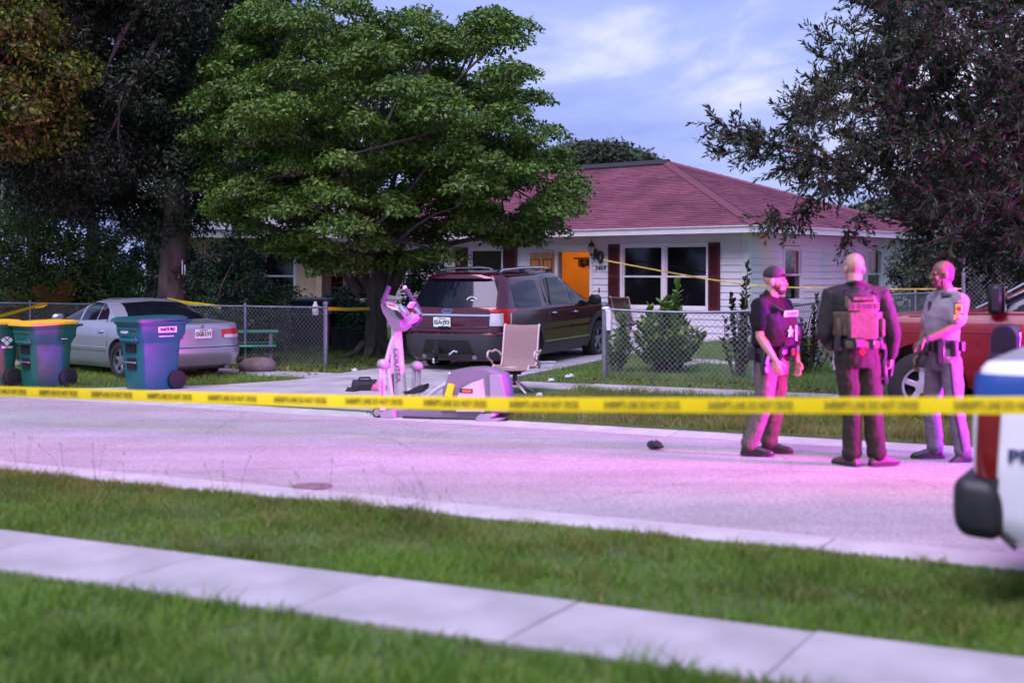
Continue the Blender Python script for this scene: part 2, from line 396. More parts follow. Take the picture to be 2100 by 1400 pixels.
# windows
def window(o, side, mull=0, rail=True, glass=m_glassd):
    a, b, c, d = o; R = rotm(0, 0, math.radians(90)) if side == 'S' else None
    T = (lambda x, y, z: (x, y, z)) if side == 'F' else (lambda x, y, z: (-y, x, z))
    dm = (lambda x, y, z: (x, y, z)) if side == 'F' else (lambda x, y, z: (y, x, z))
    w = MB(); t = .07
    for x0, x1, z0, z1, yy, dy in [(a - t, b + t, d, d + t, -.02, .05), (a - t, b + t, c - t, c, -.025, .06), (a - t, a, c, d, -.02, .05), (b, b + t, c, d, -.02, .05)]:
        w.box(T((x0 + x1) / 2, yy, (z0 + z1) / 2), dm(x1 - x0, dy, z1 - z0), bev=.004)
    if mull:
        w.box(T((a + b) / 2, -.01, (c + d) / 2), dm(.1, .05, d - c - .004))
    wo = w.obj("window_frame", m_white, house)
    lites = [(a, (a + b) / 2 - .05), ((a + b) / 2 + .05, b)] if mull else [(a, b)]
    for p, q in lites:
        s = MB(); zm = (c + d) / 2
        for x0, x1, z0, z1, y in [(p, q, d - .035, d, .02), (p, q, c, c + .045, .0), (p, p + .035, c, zm, .0), (q - .035, q, c, zm, .0), (p, p + .03, zm, d, .02), (q - .03, q, zm, d, .02), (p, q, zm - .022, zm + .022, -.004)]:
            s.box(T((x0 + x1) / 2, y, (z0 + z1) / 2), dm(max(x1 - x0 - .002, .01), .03, z1 - z0 - .001))
        s.obj("sash", m_white, wo)
        g = MB().box(T((p + q) / 2, .022, (c + zm) / 2), dm(q - p - .01, .006, zm - c - .01)); g.obj("pane", glass, wo)
        g = MB().box(T((p + q) / 2, .045, (d + zm) / 2), dm(q - p - .01, .006, d - zm - .01)); g.obj("pane", glass, wo)
    return wo
def clear_glass():
    m = bpy.data.materials.new("clear_window_glass"); m.use_nodes = True; n = m.node_tree.nodes; l = m.node_tree.links
    n.remove(n["Principled BSDF"]); a = n.new("ShaderNodeBsdfTransparent"); b = n.new("ShaderNodeBsdfGlossy"); b.inputs['Roughness'].default_value = .03
    x = n.new("ShaderNodeMixShader"); x.inputs[0].default_value = .1; l.new(a.outputs[0], x.inputs[1]); l.new(b.outputs[0], x.inputs[2]); l.new(x.outputs[0], n["Material Output"].inputs[0]); return m
m_clear = clear_glass()
window(w_big, 'F', 1); window(w_left, 'F'); window(w_far, 'F')
# the two side windows show what hangs inside them
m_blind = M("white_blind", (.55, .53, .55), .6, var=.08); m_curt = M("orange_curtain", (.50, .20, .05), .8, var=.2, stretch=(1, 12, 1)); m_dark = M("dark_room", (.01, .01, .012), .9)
for o, kind in ((s1, 'b'), (s2, 'c')):
    wo = window(o, 'S', 0, True, m_clear); a, b, c, d = o
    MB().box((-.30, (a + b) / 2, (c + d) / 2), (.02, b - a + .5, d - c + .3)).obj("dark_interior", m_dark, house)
    if kind == 'b':
        zz = d - .03; mm = MB()
        while zz > c + .62:
            MBs = mm.box((-.09, (a + b) / 2 - .06, zz), (.022, b - a - .22, .004), rotm(0, -.5, 0)); zz -= .026
        for k in range(9): mm.box((-.10, (a + b) / 2 - .10, c + .1 + k * .022), (.022, b - a - .34, .004), rotm(.08 * (k - 4) * .3, -.4, 0))
        bo = mm.obj("blind", m_blind, wo)
        MB().box((-.09, b - .09, (c + d) / 2 + .3), (.01, .10, .62)).obj("curtain", m_curt, wo)
    else:
        mm = MB(); pts = [(-.09 - .02 * math.sin(k * 1.9), a + .03 + (b - a - .06) * k / 20) for k in range(21)]
        lo = [(x, y, c + .58 + .1 * ((k - 4) / 16) ** 2) for k, (x, y) in enumerate(pts)]; hi = [(x, y, d - .05) for x, y in pts]
        mm.add(lo + hi, [(k, k + 1, k + 22, k + 21) for k in range(20)]).obj("curtain", m_curt, wo)
# shutters with louvres
def shutter(x0, x1, z0, z1):
    s = MB(); w = .05
    s.box(((x0 + x1) / 2, -.034, (z0 + z1) / 2), (x1 - x0 - .004, .012, z1 - z0 - .004))
    for a, b, c, d in [(x0, x0 + w, z0, z1), (x1 - w, x1, z0, z1), (x0 + w, x1 - w, z1 - .07, z1), (x0 + w, x1 - w, z0, z0 + .07), (x0 + w, x1 - w, (z0 + z1) / 2 - .04, (z0 + z1) / 2 + .04)]:
        s.box(((a + b) / 2, -.05, (c + d) / 2), (b - a, .03, d - c))
    so_ = s.obj("shutter", m_shut, house); l = MB(); z = z0 + .09
    while z < z1 - .09:
        if abs(z - (z0 + z1) / 2) > .055: l.box(((x0 + x1) / 2, -.048, z), (x1 - x0 - 2 * w - .002, .03, .006), rotm(.6, 0, 0))
        z += .034
    lo = l.obj("louvre", m_shut, so_); lo['kind'] = 'stuff'
for x0, x1, o in [(1250, 1279.5, w_big), (1446, 1478, w_big), (937, 964, w_left), (1032, 1062, w_left), (683, 705, w_far)]:
    a = fw(x0)[0]; b = fw(x1)[0]
    if x1 == 1279.5: b = w_big[0] - .075
    if x0 == 1446: a = w_big[1] + .075
    if x1 == 964: b = w_left[0] - .075
    if x0 == 1032: a = w_left[1] + .075
    if x1 == 705: b = w_far[0] - .075
    shutter(min(a, b - .3), max(b, a + .3), o[2] - .06, o[3] + .06)
# doorway, open door leaf, lit hall
a, b, c, d = d_op
f = MB()
for x0, x1, z0, z1 in [(a - .09, a, c, d + .1), (b, b + .09, c, d + .1), (a, b, d, d + .1)]: f.box(((x0 + x1) / 2, .03, (z0 + z1) / 2), (x1 - x0 - .002, .15, z1 - z0))
f.box(((a + b) / 2 - .12, -.045, d + .115), (b - a + .55, .03, .13), bev=.01)
f.obj("door_frame", m_white, house)
dl0 = fw(1092)[0]
m_door = M("varnished_door", (.42, .17, .035), .4, var=.25, scale=3, stretch=(3, 3, .4), coat=.3)
m_dtrim = M("dark_door_moulding", (.05, .02, .012), .5)
m_dglass = M("glowing_amber_glass", (.75, .42, .12), .2, var=.1, emit=(1, .5, .12), es=.25)  # faint orange glow put into the pane, which is no lamp
lw = min(.9, (a - .1) - dl0); lx = a - .1 - lw
door = MB().box((lx + lw / 2, -.075, 1.02), (lw, .045, 2.02), bev=.006).obj("door", m_door, house)
cx = lx + lw / 2
g = MB().lathe([(.001, -.02), (.115, -.02), (.115, .01), (.001, .01)], 20, (0, 0, 0), 'Y'); g.v = [(x * 1 + cx, y - .10, z * (2.0 if z > 0 else 2.6) + 1.33) for x, y, z in g.v]; g.obj("pane", m_dglass, door)
dt = MB()
def arc(r0, rz, z0, a0, a1, n=12): return [(cx + r0 * math.cos(a0 + (a1 - a0) * k / n), -.103, z0 + rz * math.sin(a0 + (a1 - a0) * k / n)) for k in range(n + 1)]
dt.tube([(cx - .15, -.103, .95)] + arc(-.15, .34, 1.33, 0, math.pi)[0:] + [(cx + .15, -.103, .95)], .016, 6)
for s in (-1, 1):
    dt.tube([(cx + s * .21, -.103, .95), (cx + s * .21, -.103, 1.4), (cx + s * .16, -.103, 1.62), (cx + s * .07, -.103, 1.72), (cx + s * .07, -.103, 1.87), (cx + s * .35, -.103, 1.87), (cx + s * .35, -.103, 1.36)], .014, 6)
    dt.box((cx + s * .2, -.10, .45), (.26, .012, .6))
dt.obj("moulding", m_dtrim, door)
MB().ell((lx + .07, -.12, 1.0), (.03, .03, .03)).obj("handle", m_chrome, door)
hall = MB(); hx0, hx1, hy1, hz1 = a - 3.3, b + .9, 2.6, 2.42
hall.add([(hx0, .16, .0), (hx1, .16, .0), (hx1, hy1, .0), (hx0, hy1, .0), (hx0, .16, hz1), (hx1, .16, hz1), (hx1, hy1, hz1), (hx0, hy1, hz1)], [(0, 1, 2, 3), (4, 7, 6, 5), (1, 5, 6, 2), (2, 6, 7, 3), (3, 7, 4, 0)])
hall.obj("hall", m_lamp_o, house)
hs = MB(); xb = b - 2.12; hs.box((xb, 2.45, 1.92), (.62, .25, .05)); hs.box((xb - .18, 2.5, 1.80), (.10, .16, .22)); hs.box((xb + .2, 2.5, 1.78), (.12, .16, .24)); hs.ell((xb + .02, 2.46, 1.82), (.12, .1, .11))
hs.obj("wall_shelf", m_dtrim, house)
lb = MB().ell(((a + b) / 2 - .9, 1.2, 2.28), (.11, .11, .06)).obj("ceiling_lamp", M("lit_lamp_glass", (.9, .7, .4), .4, emit=(1, .62, .25), es=6), house)
ld = bpy.data.lights.new("hall_bulb", 'POINT'); ld.energy = 15; ld.color = (1, .42, .09); ld.shadow_soft_size = .1
lo = bpy.data.objects.new("hall_bulb", ld); C.objects.link(lo); lo.parent = house; lo.location = ((a + b) / 2 - 1.9, .9, 1.9)
# lantern, number, doorbell
m_iron = M("black_iron", (.012, .012, .013), .45)
lx_, lz_ = fw(1223, 516); lz_ -= HZ
l = MB(); l.box((lx_, -.035, lz_ - .05), (.11, .03, .24), bev=.01); l.tube([(lx_, -.04, lz_ - .16), (lx_, -.12, lz_ - .2), (lx_, -.19, lz_ - .12), (lx_, -.19, lz_ - .06)], .011, 6)
l.lathe([(.02, -.1), (.05, -.08), (.055, -.06), (.05, -.055)], 6, (lx_, -.19, lz_)); l.lathe([(.095, .12), (.10, .13), (.04, .22), (.015, .24), (.012, .3), (.001, .31)], 6, (lx_, -.19, lz_))
for k in range(6): l.tube([(lx_ + .05 * math.cos(k * 1.047), -.19 + .05 * math.sin(k * 1.047), lz_ - .055), (lx_ + .085 * math.cos(k * 1.047), -.19 + .085 * math.sin(k * 1.047), lz_ + .12)], .006, 4)
lan = l.obj("porch_lantern", m_iron, house)
MB().lathe([(.042, -.055), (.076, .12)], 6, (lx_, -.19, lz_)).obj("pane", m_clear, lan)
rgx, rgz = fw(1234, 527); rgz -= HZ; rg = MB(); rg.tube([(rgx + .07 * math.cos(t), -.06, rgz + .12 * math.sin(t)) for t in np.linspace(0, 6.283, 17)], .035, 6); rg.obj("door_wreath", m_iron, house)
nx, nz = fw(1232, 550.5); text("3469", .155, m_iron, "house_number", house, (nx, -.03, nz - HZ), FACE, .006, .25, .34)
bx, bz = fw(1230, 595); MB().box((bx, -.03, bz - HZ), (.035, .02, .11), bev=.004).obj("doorbell", m_iron, house)
# roof: stepped shingle courses on each slope
ez, rz_ = 2.57, 4.5
E0, E1 = (XL - .6, -.6), (.6, YD + .6); RA, RB = (-10.6, 4.0), (-5.0, 4.0)
slopes = [((E0[0], E0[1]), (E1[0], E0[1]), RB, RA), ((E1[0], E0[1]), (E1[0], E1[1]), RB, RB), ((E1[0], E1[1]), (E0[0], E1[1]), RA, RB), ((E0[0], E1[1]), (E0[0], E0[1]), RA, RA)]
def shingle_mat():
    m = leafmat("red_shingles", [(.135, .042, .064), (.16, .050, .075), (.18, .058, .085)], 0, .9)
    return m
m_sh = shingle_mat()
sh = MB(); NC = 40
for (p, q, r, s_) in slopes:
    P = Vector((p[0], p[1], ez)); Q = Vector((q[0], q[1], ez)); Rr = Vector((r[0], r[1], rz_)); Sr = Vector((s_[0], s_[1], rz_))
    nrm = (Q - P).cross(Sr - P).normalized()
    for c in range(NC):
        t0, t1 = c / NC, (c + 1.12) / NC; t1 = min(t1, 1)
        la, lb2 = P.lerp(Sr, t0), Q.lerp(Rr, t0); ha, hb = P.lerp(Sr, t1), Q.lerp(Rr, t1)
        n = max(1, int((lb2 - la).length / .33)); off = random.random() * .5
        for k in range(n):
            u0, u1 = min(max((k + (off if k else 0)) / n, 0), 1), min((k + 1 + off) / n if k < n - 1 else 1, 1)
            if u1 - u0 < 1e-4: continue
            h0 = .013 + random.random() * .009
            g0, g1 = u0 + .006 / n, u1 - .006 / n
            A, B = la.lerp(lb2, g0), la.lerp(lb2, g1); Cc, D = ha.lerp(hb, g1), ha.lerp(hb, g0)
            sh.add([A, B, A + nrm * h0, B + nrm * h0, Cc + nrm * .003, D + nrm * .003], [(0, 1, 3, 2), (2, 3, 4, 5)])
so2 = sh.obj("shingles", m_sh, house); so2['kind'] = 'stuff'
rb = MB()
for (p, q, r, s_) in slopes:
    vs = [(p[0], p[1], ez - .01), (q[0], q[1], ez - .01), (r[0], r[1], rz_ - .01), (s_[0], s_[1], rz_ - .01)]
    rb.add(vs[:3] if r == s_ else vs, [(0, 1, 2) if r == s_ else (0, 1, 2, 3)])
roof = rb.obj("roof", M("roof_felt", (.05, .03, .03), .9), house)
def caps(A, B, n, m, w=.15, nm="hip_cap"):
    A, B = Vector(A), Vector(B); d = (B - A).normalized(); s = d.cross(Vector((0, 0, 1))).normalized(); u = s.cross(d); stepv = (B - A) / n
    me = None
    for k in range(n):
        h = .03
        if me is None:
            l_ = stepv.length * 1.15; mb = MB(); R = Matrix((s, d, u)).transposed()
            pts = [(-w, 0, -.045), (0, 0, .03), (w, 0, -.045), (w, 0, -.065), (0, 0, .005), (-w, 0, -.065)]
            mb.loft([[R @ Vector((x, y, zz + (.012 if y == 0 else 0))) for x, _, zz in pts] for y in (0, l_)]); me = mb.mesh(nm); me.materials.append(m)
        o = link(nm, me, None, house); o.location = A + stepv * k + u * .012
m_cap = M("hip_shingle", (.15, .046, .07), .9, var=.2, scale=9)
caps((E1[0], E0[1], ez + .02), (RB[0], RB[1], rz_ + .02), 34, m_cap); caps((E1[0], E1[1], ez + .02), (RB[0], RB[1], rz_ + .02), 34, m_cap)
m_rv = M("ridge_vent", (.012, .010, .012), .7)
MB().prism([(-.2, -.05), (0, .075), (.2, -.05), (.2, -.02), (0, .105), (-.2, -.02)], RA[0] - .1, RB[0] + .06, 'YZ').obj("ridge_vent", m_rv, house).location = (0, RB[1], rz_)
fb = MB()
fb.box(((E0[0] + E1[0]) / 2, E0[1] + .0, ez - .085), (E1[0] - E0[0] + .03, .025, .15)); fb.box((E1[0], (E0[1] + E1[1]) / 2, ez - .085), (.025, E1[1] - E0[1] - .03, .15))
fb.box((E0[0], (E0[1] + E1[1]) / 2, ez - .085), (.025, E1[1] - E0[1] - .03, .15)); fb.box(((E0[0] + E1[0]) / 2, E1[1], ez - .085), (E1[0] - E0[0] + .03, .025, .15))
fb.box(((E0[0] + E1[0]) / 2, E0[1] - .02, ez - .012), (E1[0] - E0[0] + .08, .05, .022)); fb.box((E1[0] + .02, (E0[1] + E1[1]) / 2, ez - .012), (.05, E1[1] - E0[1] - .06, .022))
fb.obj("fascia", m_white, house)
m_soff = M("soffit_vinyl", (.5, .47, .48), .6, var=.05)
sb = MB(); sb.box((XL / 2, -.295, WT), (-XL + 1.1, .58, .014)); sb.box((.295, YD / 2, WT), (.58, YD + .02, .014)); sb.box((XL / 2, YD + .3, WT), (-XL + 1.1, .58, .014)); sb.box((XL - .3, YD / 2, WT), (.58, YD, .014))
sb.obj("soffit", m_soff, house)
# porch slab and path stones in front of the house
ps = thing("porch_slab", None, None, (HO[0], HO[1], HZ), HRZ); ps['kind'] = 'structure'
for k in range(7): MB().box((-9.6 + k * 1.4, -.72, -.035), (1.385, 1.3, .1), bev=.008).obj("slab", m_conc, ps)
for (qx, qy, w) in ((1478, 746, .7), (1440, 742, .6), (1405, 747, .5)):
    g = gnd(qx, qy, .13); o = tag(MB().box((0, 0, 0), (w, .4, .06), bev=.015).obj("paving_stone", m_conc), kind='structure'); o.location = (g.x, g.y, .14); o.rotation_euler = (0, 0, RD + random.uniform(-.3, .3))

# ------------------------------------------------------------------ neighbour's house on the left, seen between the shrubs
nh = thing("neighbour_house", "cream walled house half hidden behind shrubs left of the driveway", "house", (-6.0, 34.0, .2), math.radians(8))
m_cream = M("cream_stucco", (.62, .50, .33), .85, var=.08, bump=.2)
nw = [-.55, .45, .9, 2.0]
mb = MB()
for a, b, c, d in cells(-3.2, 1.0, -.1, 2.5, [nw]): mb.box(((a + b) / 2, .08, (c + d) / 2), (b - a, .15, d - c))
mb.box((1.08, 3, 1.2), (.15, 6.1, 2.6)); mb.obj("wall", m_cream, nh)
f = MB()
for x0, x1, z0, z1 in [(-.62, .52, 2.0, 2.07), (-.62, .52, .83, .9), (-.62, -.55, .9, 2.0), (.45, .52, .9, 2.0), (-.55, .45, 1.42, 1.47)]: f.box(((x0 + x1) / 2, -.01, (z0 + z1) / 2), (x1 - x0, .05, z1 - z0))
wf = f.obj("window_frame", m_white, nh); MB().box((-.05, .04, 1.45), (1.0, .01, 1.1)).obj("pane", m_glassd, wf)
MB().box((-1.1, -.55, 2.5), (5.4, .03, .2)).box((-1.1, -.27, 2.44), (5.3, .54, .02)).obj("fascia", m_white, nh)
rf = MB(); rf.add([(-3.8, -.6, 2.6), (1.8, -.6, 2.6), (1.8, 3.2, 4.0), (-3.8, 3.2, 4.0), (1.8, 7, 2.6), (-3.8, 7, 2.6)], [(0, 1, 2, 3), (3, 2, 4, 5)]); rf.obj("roof", M("grey_shingles", (.3, .28, .29), .9, var=.2, scale=4, stretch=(1, 6, 6)), nh)

# ------------------------------------------------------------------ chain link fences
m_wire = M("fence_wire", (.27, .28, .31), .45, .6, var=.15)
def chain_span(A, B, zA, zB, h, par, sp=.085, r=.0032):
    A, B = Vector(A), Vector(B); Lh = (B - A).length; V = []; Fc = []
    d = (B - A).normalized(); nv = Vector((-d.y, d.x, 0))
    def P(u, z): 
        t = u / Lh; p = A + (B - A) * t; return Vector((p.x, p.y, zA + (zB - zA) * t + z))
    mb = MB()
    for sgn in (1, -1):
        u0 = -h if sgn > 0 else 0
        n = int((Lh + h) / sp)
        for k in range(n + 1):
            s = u0 + k * sp
            z0, z1 = .04, h
            ua, ub = s + sgn * z0, s + sgn * z1
            if sgn < 0: ua, ub = s - z0, s - z1
            if min(ua, ub) > Lh or max(ua, ub) < 0: continue
            def clip(u, z, u2, z2):
                if u < 0: z = z + (z2 - z) * (0 - u) / (u2 - u); u = 0
                elif u > Lh: z = z + (z2 - z) * (Lh - u) / (u2 - u); u = Lh
                return u, z
            a = clip(ua, z0, ub, z1); b = clip(ub, z1, ua, z0)
            p, q = P(*a), P(*b)
            if (q - p).length < .02: continue
            o = nv * (.004 * sgn)
            dd = (q - p).normalized(); e1 = nv * r; e2 = dd.cross(nv) * r
            ring = lambda c: [c + o + e1, c + o - e1 * .5 + e2 * .87, c + o - e1 * .5 - e2 * .87]
            mb.loft([ring(p), ring(q)], cap=False)
    o = mb.obj("chain_mesh", m_wire, par); o['kind'] = 'stuff'
def fence(name, label, pts, h, group=None, thick=None, m=m_galv, sag=None, fixed_z=None):
    root = thing(name, label, "fence", (0, 0, 0), 0, group)
    zs = [gzxy(x, y) for x, y in pts]
    for i, ((x, y), z) in enumerate(zip(pts, zs)):
        r = (thick or {}).get(i, .024); hh = h + (.05 if r > .03 else .0)
        o = MB().lathe([(r, -.1), (r, hh - .02), (r * 1.25, hh - .02), (r * 1.2, hh + .015), (.3 * r, hh + .035)], 12).obj("post", m, root, 40); o.location = (x, y, z)
    for i in range(len(pts) - 1):
        A, B = pts[i], pts[i + 1]; zA, zB = zs[i] + h - .03, zs[i + 1] + h - .03
        sg = (sag or {}).get(i, .004)
        n = 8; ps = [(A[0] + (B[0] - A[0]) * t, A[1] + (B[1] - A[1]) * t, zA + (zB - zA) * t - sg * 4 * t * (1 - t)) for t in np.linspace(0, 1, n + 1)]
        MB().tube(ps, .02, 8).obj("top_rail", m, root, 50)
        chain_span((A[0], A[1], 0), (B[0], B[1], 0), zs[i], zs[i + 1], h - .05, root)
        mb = MB(); k = 0
        for t in (.0, .25, .5, .75, 1): mb.lathe([(.026, -.006), (.026, .006)], 8, (A[0] + (B[0] - A[0]) * t, A[1] + (B[1] - A[1]) * t, zA + (zB - zA) * t - sg * 4 * t * (1 - t)))
    return root
p1 = 19.1
def onp(px, p): k = (px - HX) / F; Y = p / (k * -UY + UX); return (k * Y, Y)
left_pts = [onp(x, p1) for x in (-330, -60, 62, 200, 345, 503, 668)]
fence("chain_link_fence", "galvanised chain link fence behind the silver sedan, ending at the driveway", left_pts, 1.1, thick={6: .042})
c0 = onp(1240, 19.25); c1 = (3.58, 19.9); c2 = (5.12, 22.42); c3 = (6.7, 25.0); c4 = (8.3, 27.6); c5 = (9.9, 30.2)
fence("chain_link_fence", "chain link fence around the shrub, right of the driveway, with a sagging top rail", [c0, c1, c2, c3, c4, c5], 1.13, thick={0: .045, 1: .035}, sag={0: .035})
hf = onp(1976, 27.2); hf2 = (hf[0] + 3.2 * UX, hf[1] + 3.2 * UY); hf3 = (hf[0] + 6.4 * UX, hf[1] + 6.4 * UY)
fence("tall_chain_link_fence", "tall chain link fence panel behind the red pickup truck", [hf, hf2, hf3], 1.95, thick={0: .04})
# tension bars and bands at the two drive posts
# ------------------------------------------------------------------ vehicles: plan outlines stacked in height
def paint(name, col, rough=.28, metal=.35, coat=.8): return M(name, col, rough, metal, var=.05, scale=2, coat=coat)
m_tint = M("tinted_car_glass", (.005, .007, .012), .04, var=.1, spec=.5, coat=.1)
m_clad = M("dark_grey_cladding", (.030, .031, .036), .55, var=.1)
m_seam = M("shadow_gap", (.004, .004, .005), .9)
m_red = M("red_lens", (.42, .008, .010), .15, var=.15, coat=.6)
m_lens = M("clear_lens", (.62, .60, .62), .12, .3, var=.1, coat=.5)
m_plate = M("white_plate", (.72, .74, .70), .5, var=.05)
m_green_ink = M("green_ink", (.02, .16, .09), .6); m_orange = M("orange_print", (.75, .16, .02), .6)
m_under = M("underbody", (.010, .010, .011), .9)
class Body:
    """keys: (z, x_rear, x_front, half width); corner radii and taper per body. x runs from the tail (0) to the nose"""
    def __init__(s, keys, rr=.22, rf=.35, bul=.06, tf=.05, tr=.03, Ln=None):
        s.k = np.array(keys, float); s.rr, s.rf, s.bul, s.tf, s.tr = rr, rf, bul, tf, tr; s.L = Ln or s.k[:, 2].max()
    def at(s, z): return [float(np.interp(z, s.k[:, 0], s.k[:, i])) for i in (1, 2, 3)]
    def taper(s, x):
        u = max(0, (x - .62 * s.L) / (.38 * s.L)); v = max(0, (.35 * s.L - x) / (.35 * s.L)); return 1 - s.tf * u * u - s.tr * v * v
    def y(s, x, z):
        x0, x1, w = s.at(z); rr, rf = min(s.rr, w * .8), min(s.rf, w * .8); yy = w * s.taper(x)
        if x < x0 + rr: yy -= rr - math.sqrt(max(0, rr * rr - (x0 + rr - x) ** 2))
        if x > x1 - rf: yy -= rf - math.sqrt(max(0, rf * rf - (x - x1 + rf) ** 2))
        return yy
    def xr(s, y, z):
        x0, x1, w = s.at(z); rr = min(s.rr, w * .8); e = w * s.taper(x0) - rr; y = abs(y); x = x0
        if y > e: x += rr - math.sqrt(max(0, rr * rr - min(y - e, rr) ** 2))
        return x - s.bul * (1 - (y / w) ** 2) + 0
    def outline(s, z, ns=40):
        x0, x1, w = s.at(z); rr, rf = min(s.rr, w * .8), min(s.rf, w * .8); pts = []
        ye = w * s.taper(x0) - rr
        for t in np.linspace(0, 1, 6)[:-1]: pts.append((s.xr(ye * t, z), ye * t))
        for a in np.linspace(0, math.pi / 2, 7)[:-1]:
            yy = ye + rr * math.sin(a); pts.append((s.xr(yy, z), yy))
        xs = np.linspace(x0 + rr, x1 - rf, ns)
        for x in xs: pts.append((x, w * s.taper(x)))
        yf = w * s.taper(x1) - rf
        for a in np.linspace(0, math.pi / 2, 7)[1:]: pts.append((x1 - rf + rf * math.sin(a), w * s.taper(x1 - rf + rf * math.sin(a)) - rf + rf * math.cos(a)))
        ylast = pts[-1][1]; bf = .05
        for t in np.linspace(1, 0, 5)[1:]: pts.append((x1 + bf * (1 - t * t), ylast * t))
        full = pts + [(x, -y) for x, y in pts[-2:0:-1]]
        return full
    def mesh(s, name, zlist, arches=(), ra=.4, depth=.5):
        mb = MB(); mb.loft([[(x, y, z) for x, y in s.outline(z)] for z in zlist])
        me = mb.mesh(name)
        if arches:
            cb = MB()
            for xa, za in arches: cb.lathe([(ra, -2.0), (ra, -.45)], 36, (xa, 0, za), 'Y'); cb.lathe([(ra, .45), (ra, 2.0)], 36, (xa, 0, za), 'Y')
            co_ = link("cut", cb.mesh("cut")); bo = link("tmp", me); md = bo.modifiers.new("b", 'BOOLEAN'); md.object = co_; md.operation = 'DIFFERENCE'; md.solver = 'EXACT'
            dg = bpy.context.evaluated_depsgraph_get(); me = bpy.data.meshes.new_from_object(bo.evaluated_get(dg)); me.name = name
            bpy.data.objects.remove(co_); bpy.data.objects.remove(bo)
        me.polygons.foreach_set('use_smooth', [True] * len(me.polygons)); me.set_sharp_from_angle(angle=math.radians(32)); return me
    def _patch(s, f, bot, top, off, rows, cols):
        def rs(pl, n):
            P = np.array(pl, float); d = np.r_[0, np.cumsum(np.hypot(*np.diff(P, axis=0).T))]; t = np.linspace(0, d[-1], n)
            return np.c_[np.interp(t, d, P[:, 0]), np.interp(t, d, P[:, 1])]
        B, T = rs(bot, cols), rs(top, cols); mb = MB(); vs = []
        for o in (off, off - .02):
            for r in range(rows + 1):
                for c in range(cols):
                    p = B[c] + (T[c] - B[c]) * r / rows; vs.append(f(p[0], p[1], o))
        n = (rows + 1) * cols; fs = []
        for r in range(rows):
            for c in range(cols - 1):
                i = r * cols + c; fs.append((i, i + 1, i + cols + 1, i + cols))
        rim = [c for c in range(cols)] + [r * cols + cols - 1 for r in range(1, rows + 1)] + [rows * cols + c for c in range(cols - 2, -1, -1)] + [r * cols for r in range(rows - 1, 0, -1)]
        for i in range(len(rim)): a, b = rim[i], rim[(i + 1) % len(rim)]; fs.append((a, b, b + n, a + n))
        return mb.add(vs, fs)
    def side(s, bot, top, sgn=1, off=.005, rows=5, cols=18):
        return s._patch(lambda x, z, o: (x, sgn * (s.y(x, z) + o), z), bot, top, off, rows, cols)
    def rear(s, bot, top, off=.005, rows=5, cols=18):
        return s._patch(lambda y, z, o: (s.xr(y, z) - o, y, z), bot, top, off, rows, cols)
    def sline(s, pts, sgn=1, r=.006, off=.0):
        return MB().tube([(x, sgn * (s.y(x, z) + off), z) for x, z in pts], r, 5)
def wheel(root, x, y, r, w, m_rim, spokes=5, rim_r=None, dish=.03, twin=False, tilt=0):
    sg = 1 if y > 0 else -1; rim_r = rim_r or r * .66
    e = thing("wheel", None, None); e.parent = root; e.location = (x, y, r); del_ = [k for k in list(e.keys()) if k in ('label', 'category')]
    prof = [(rim_r, -w / 2), (rim_r + .02, -w / 2 - .004), (r * .93, -w / 2 + .004), (r, -w / 2 + .03), (r, w / 2 - .03), (r * .93, w / 2 - .004), (rim_r + .02, w / 2 + .004), (rim_r, w / 2), (rim_r, -w / 2)]
    t = MB(); rings = []
    for (a, h) in prof: rings.append([(a * math.cos(k * 2 * math.pi / 36), h, a * math.sin(k * 2 * math.pi / 36)) for k in range(36)])
    t.loft(rings, cap=False); t.obj("tyre", m_rubber, e, 40)
    b = MB(); ho = sg * (w / 2 - .02)
    b.loft([[(a_ * math.cos(k * math.pi / 15), h_, a_ * math.sin(k * math.pi / 15)) for k in range(30)] for a_, h_ in ((rim_r + .004, ho), (rim_r - .002, ho - sg * .10), (rim_r - .02, ho - sg * .10), (rim_r - .028, ho), (rim_r + .004, ho))], cap=False)
    b.lathe([(.001, ho - sg * .015), (.075, ho - sg * .015), (.085, ho - sg * .04), (.085, ho - sg * .1)], 16, (0, 0, 0), 'Y')
    for k in range(spokes):
        a = 2 * math.pi * k / spokes + .3
        for da in ((-.13, .13) if twin else (0,)):
            wd = .028 if twin else rim_r * .30
            R = rotm(0, -(a + da), 0); ln = rim_r - .05
            b.box(R @ Vector((.05 + ln / 2, ho - sg * .035, 0)), (ln, .035, wd), R, bev=.008)
    b.obj("rim", m_rim, e, 40)
    MB().lathe([(.001, ho - sg * .09), (rim_r - .03, ho - sg * .09), (rim_r - .03, ho - sg * .11), (.001, ho - sg * .11)], 24, (0, 0, 0), 'Y').obj("brake_disc", m_under, e)
    return e
def zl(*segs):
    out = []
    for a, b, n in segs: out += list(np.linspace(a, b, n, endpoint=False))
    return out
def plate(root, x, y, z, txt, w=.305, tilt=0):
    R = rotm(0, 0, math.radians(-90)) @ rotm(math.radians(90 - tilt), 0, 0)
    p = MB().box((0, 0, 0), (w, w * .5, .006), bev=.01).obj("licence_plate", m_plate, root); Rm = R.to_4x4(); Rm.translation = (x, y, z); p.matrix_local = Rm
    text(txt, w * .30, m_green_ink, "lettering", p, (0, -.004, .0045), None, .001, 0, w * .88, .004)
    MB().ell((0, -.002, .004), (.018, .022, .002)).obj("emblem", m_orange, p)
    MB().box((0, w * .19, .004), (w * .5, .014, .002)).obj("emblem", m_green_ink, p)
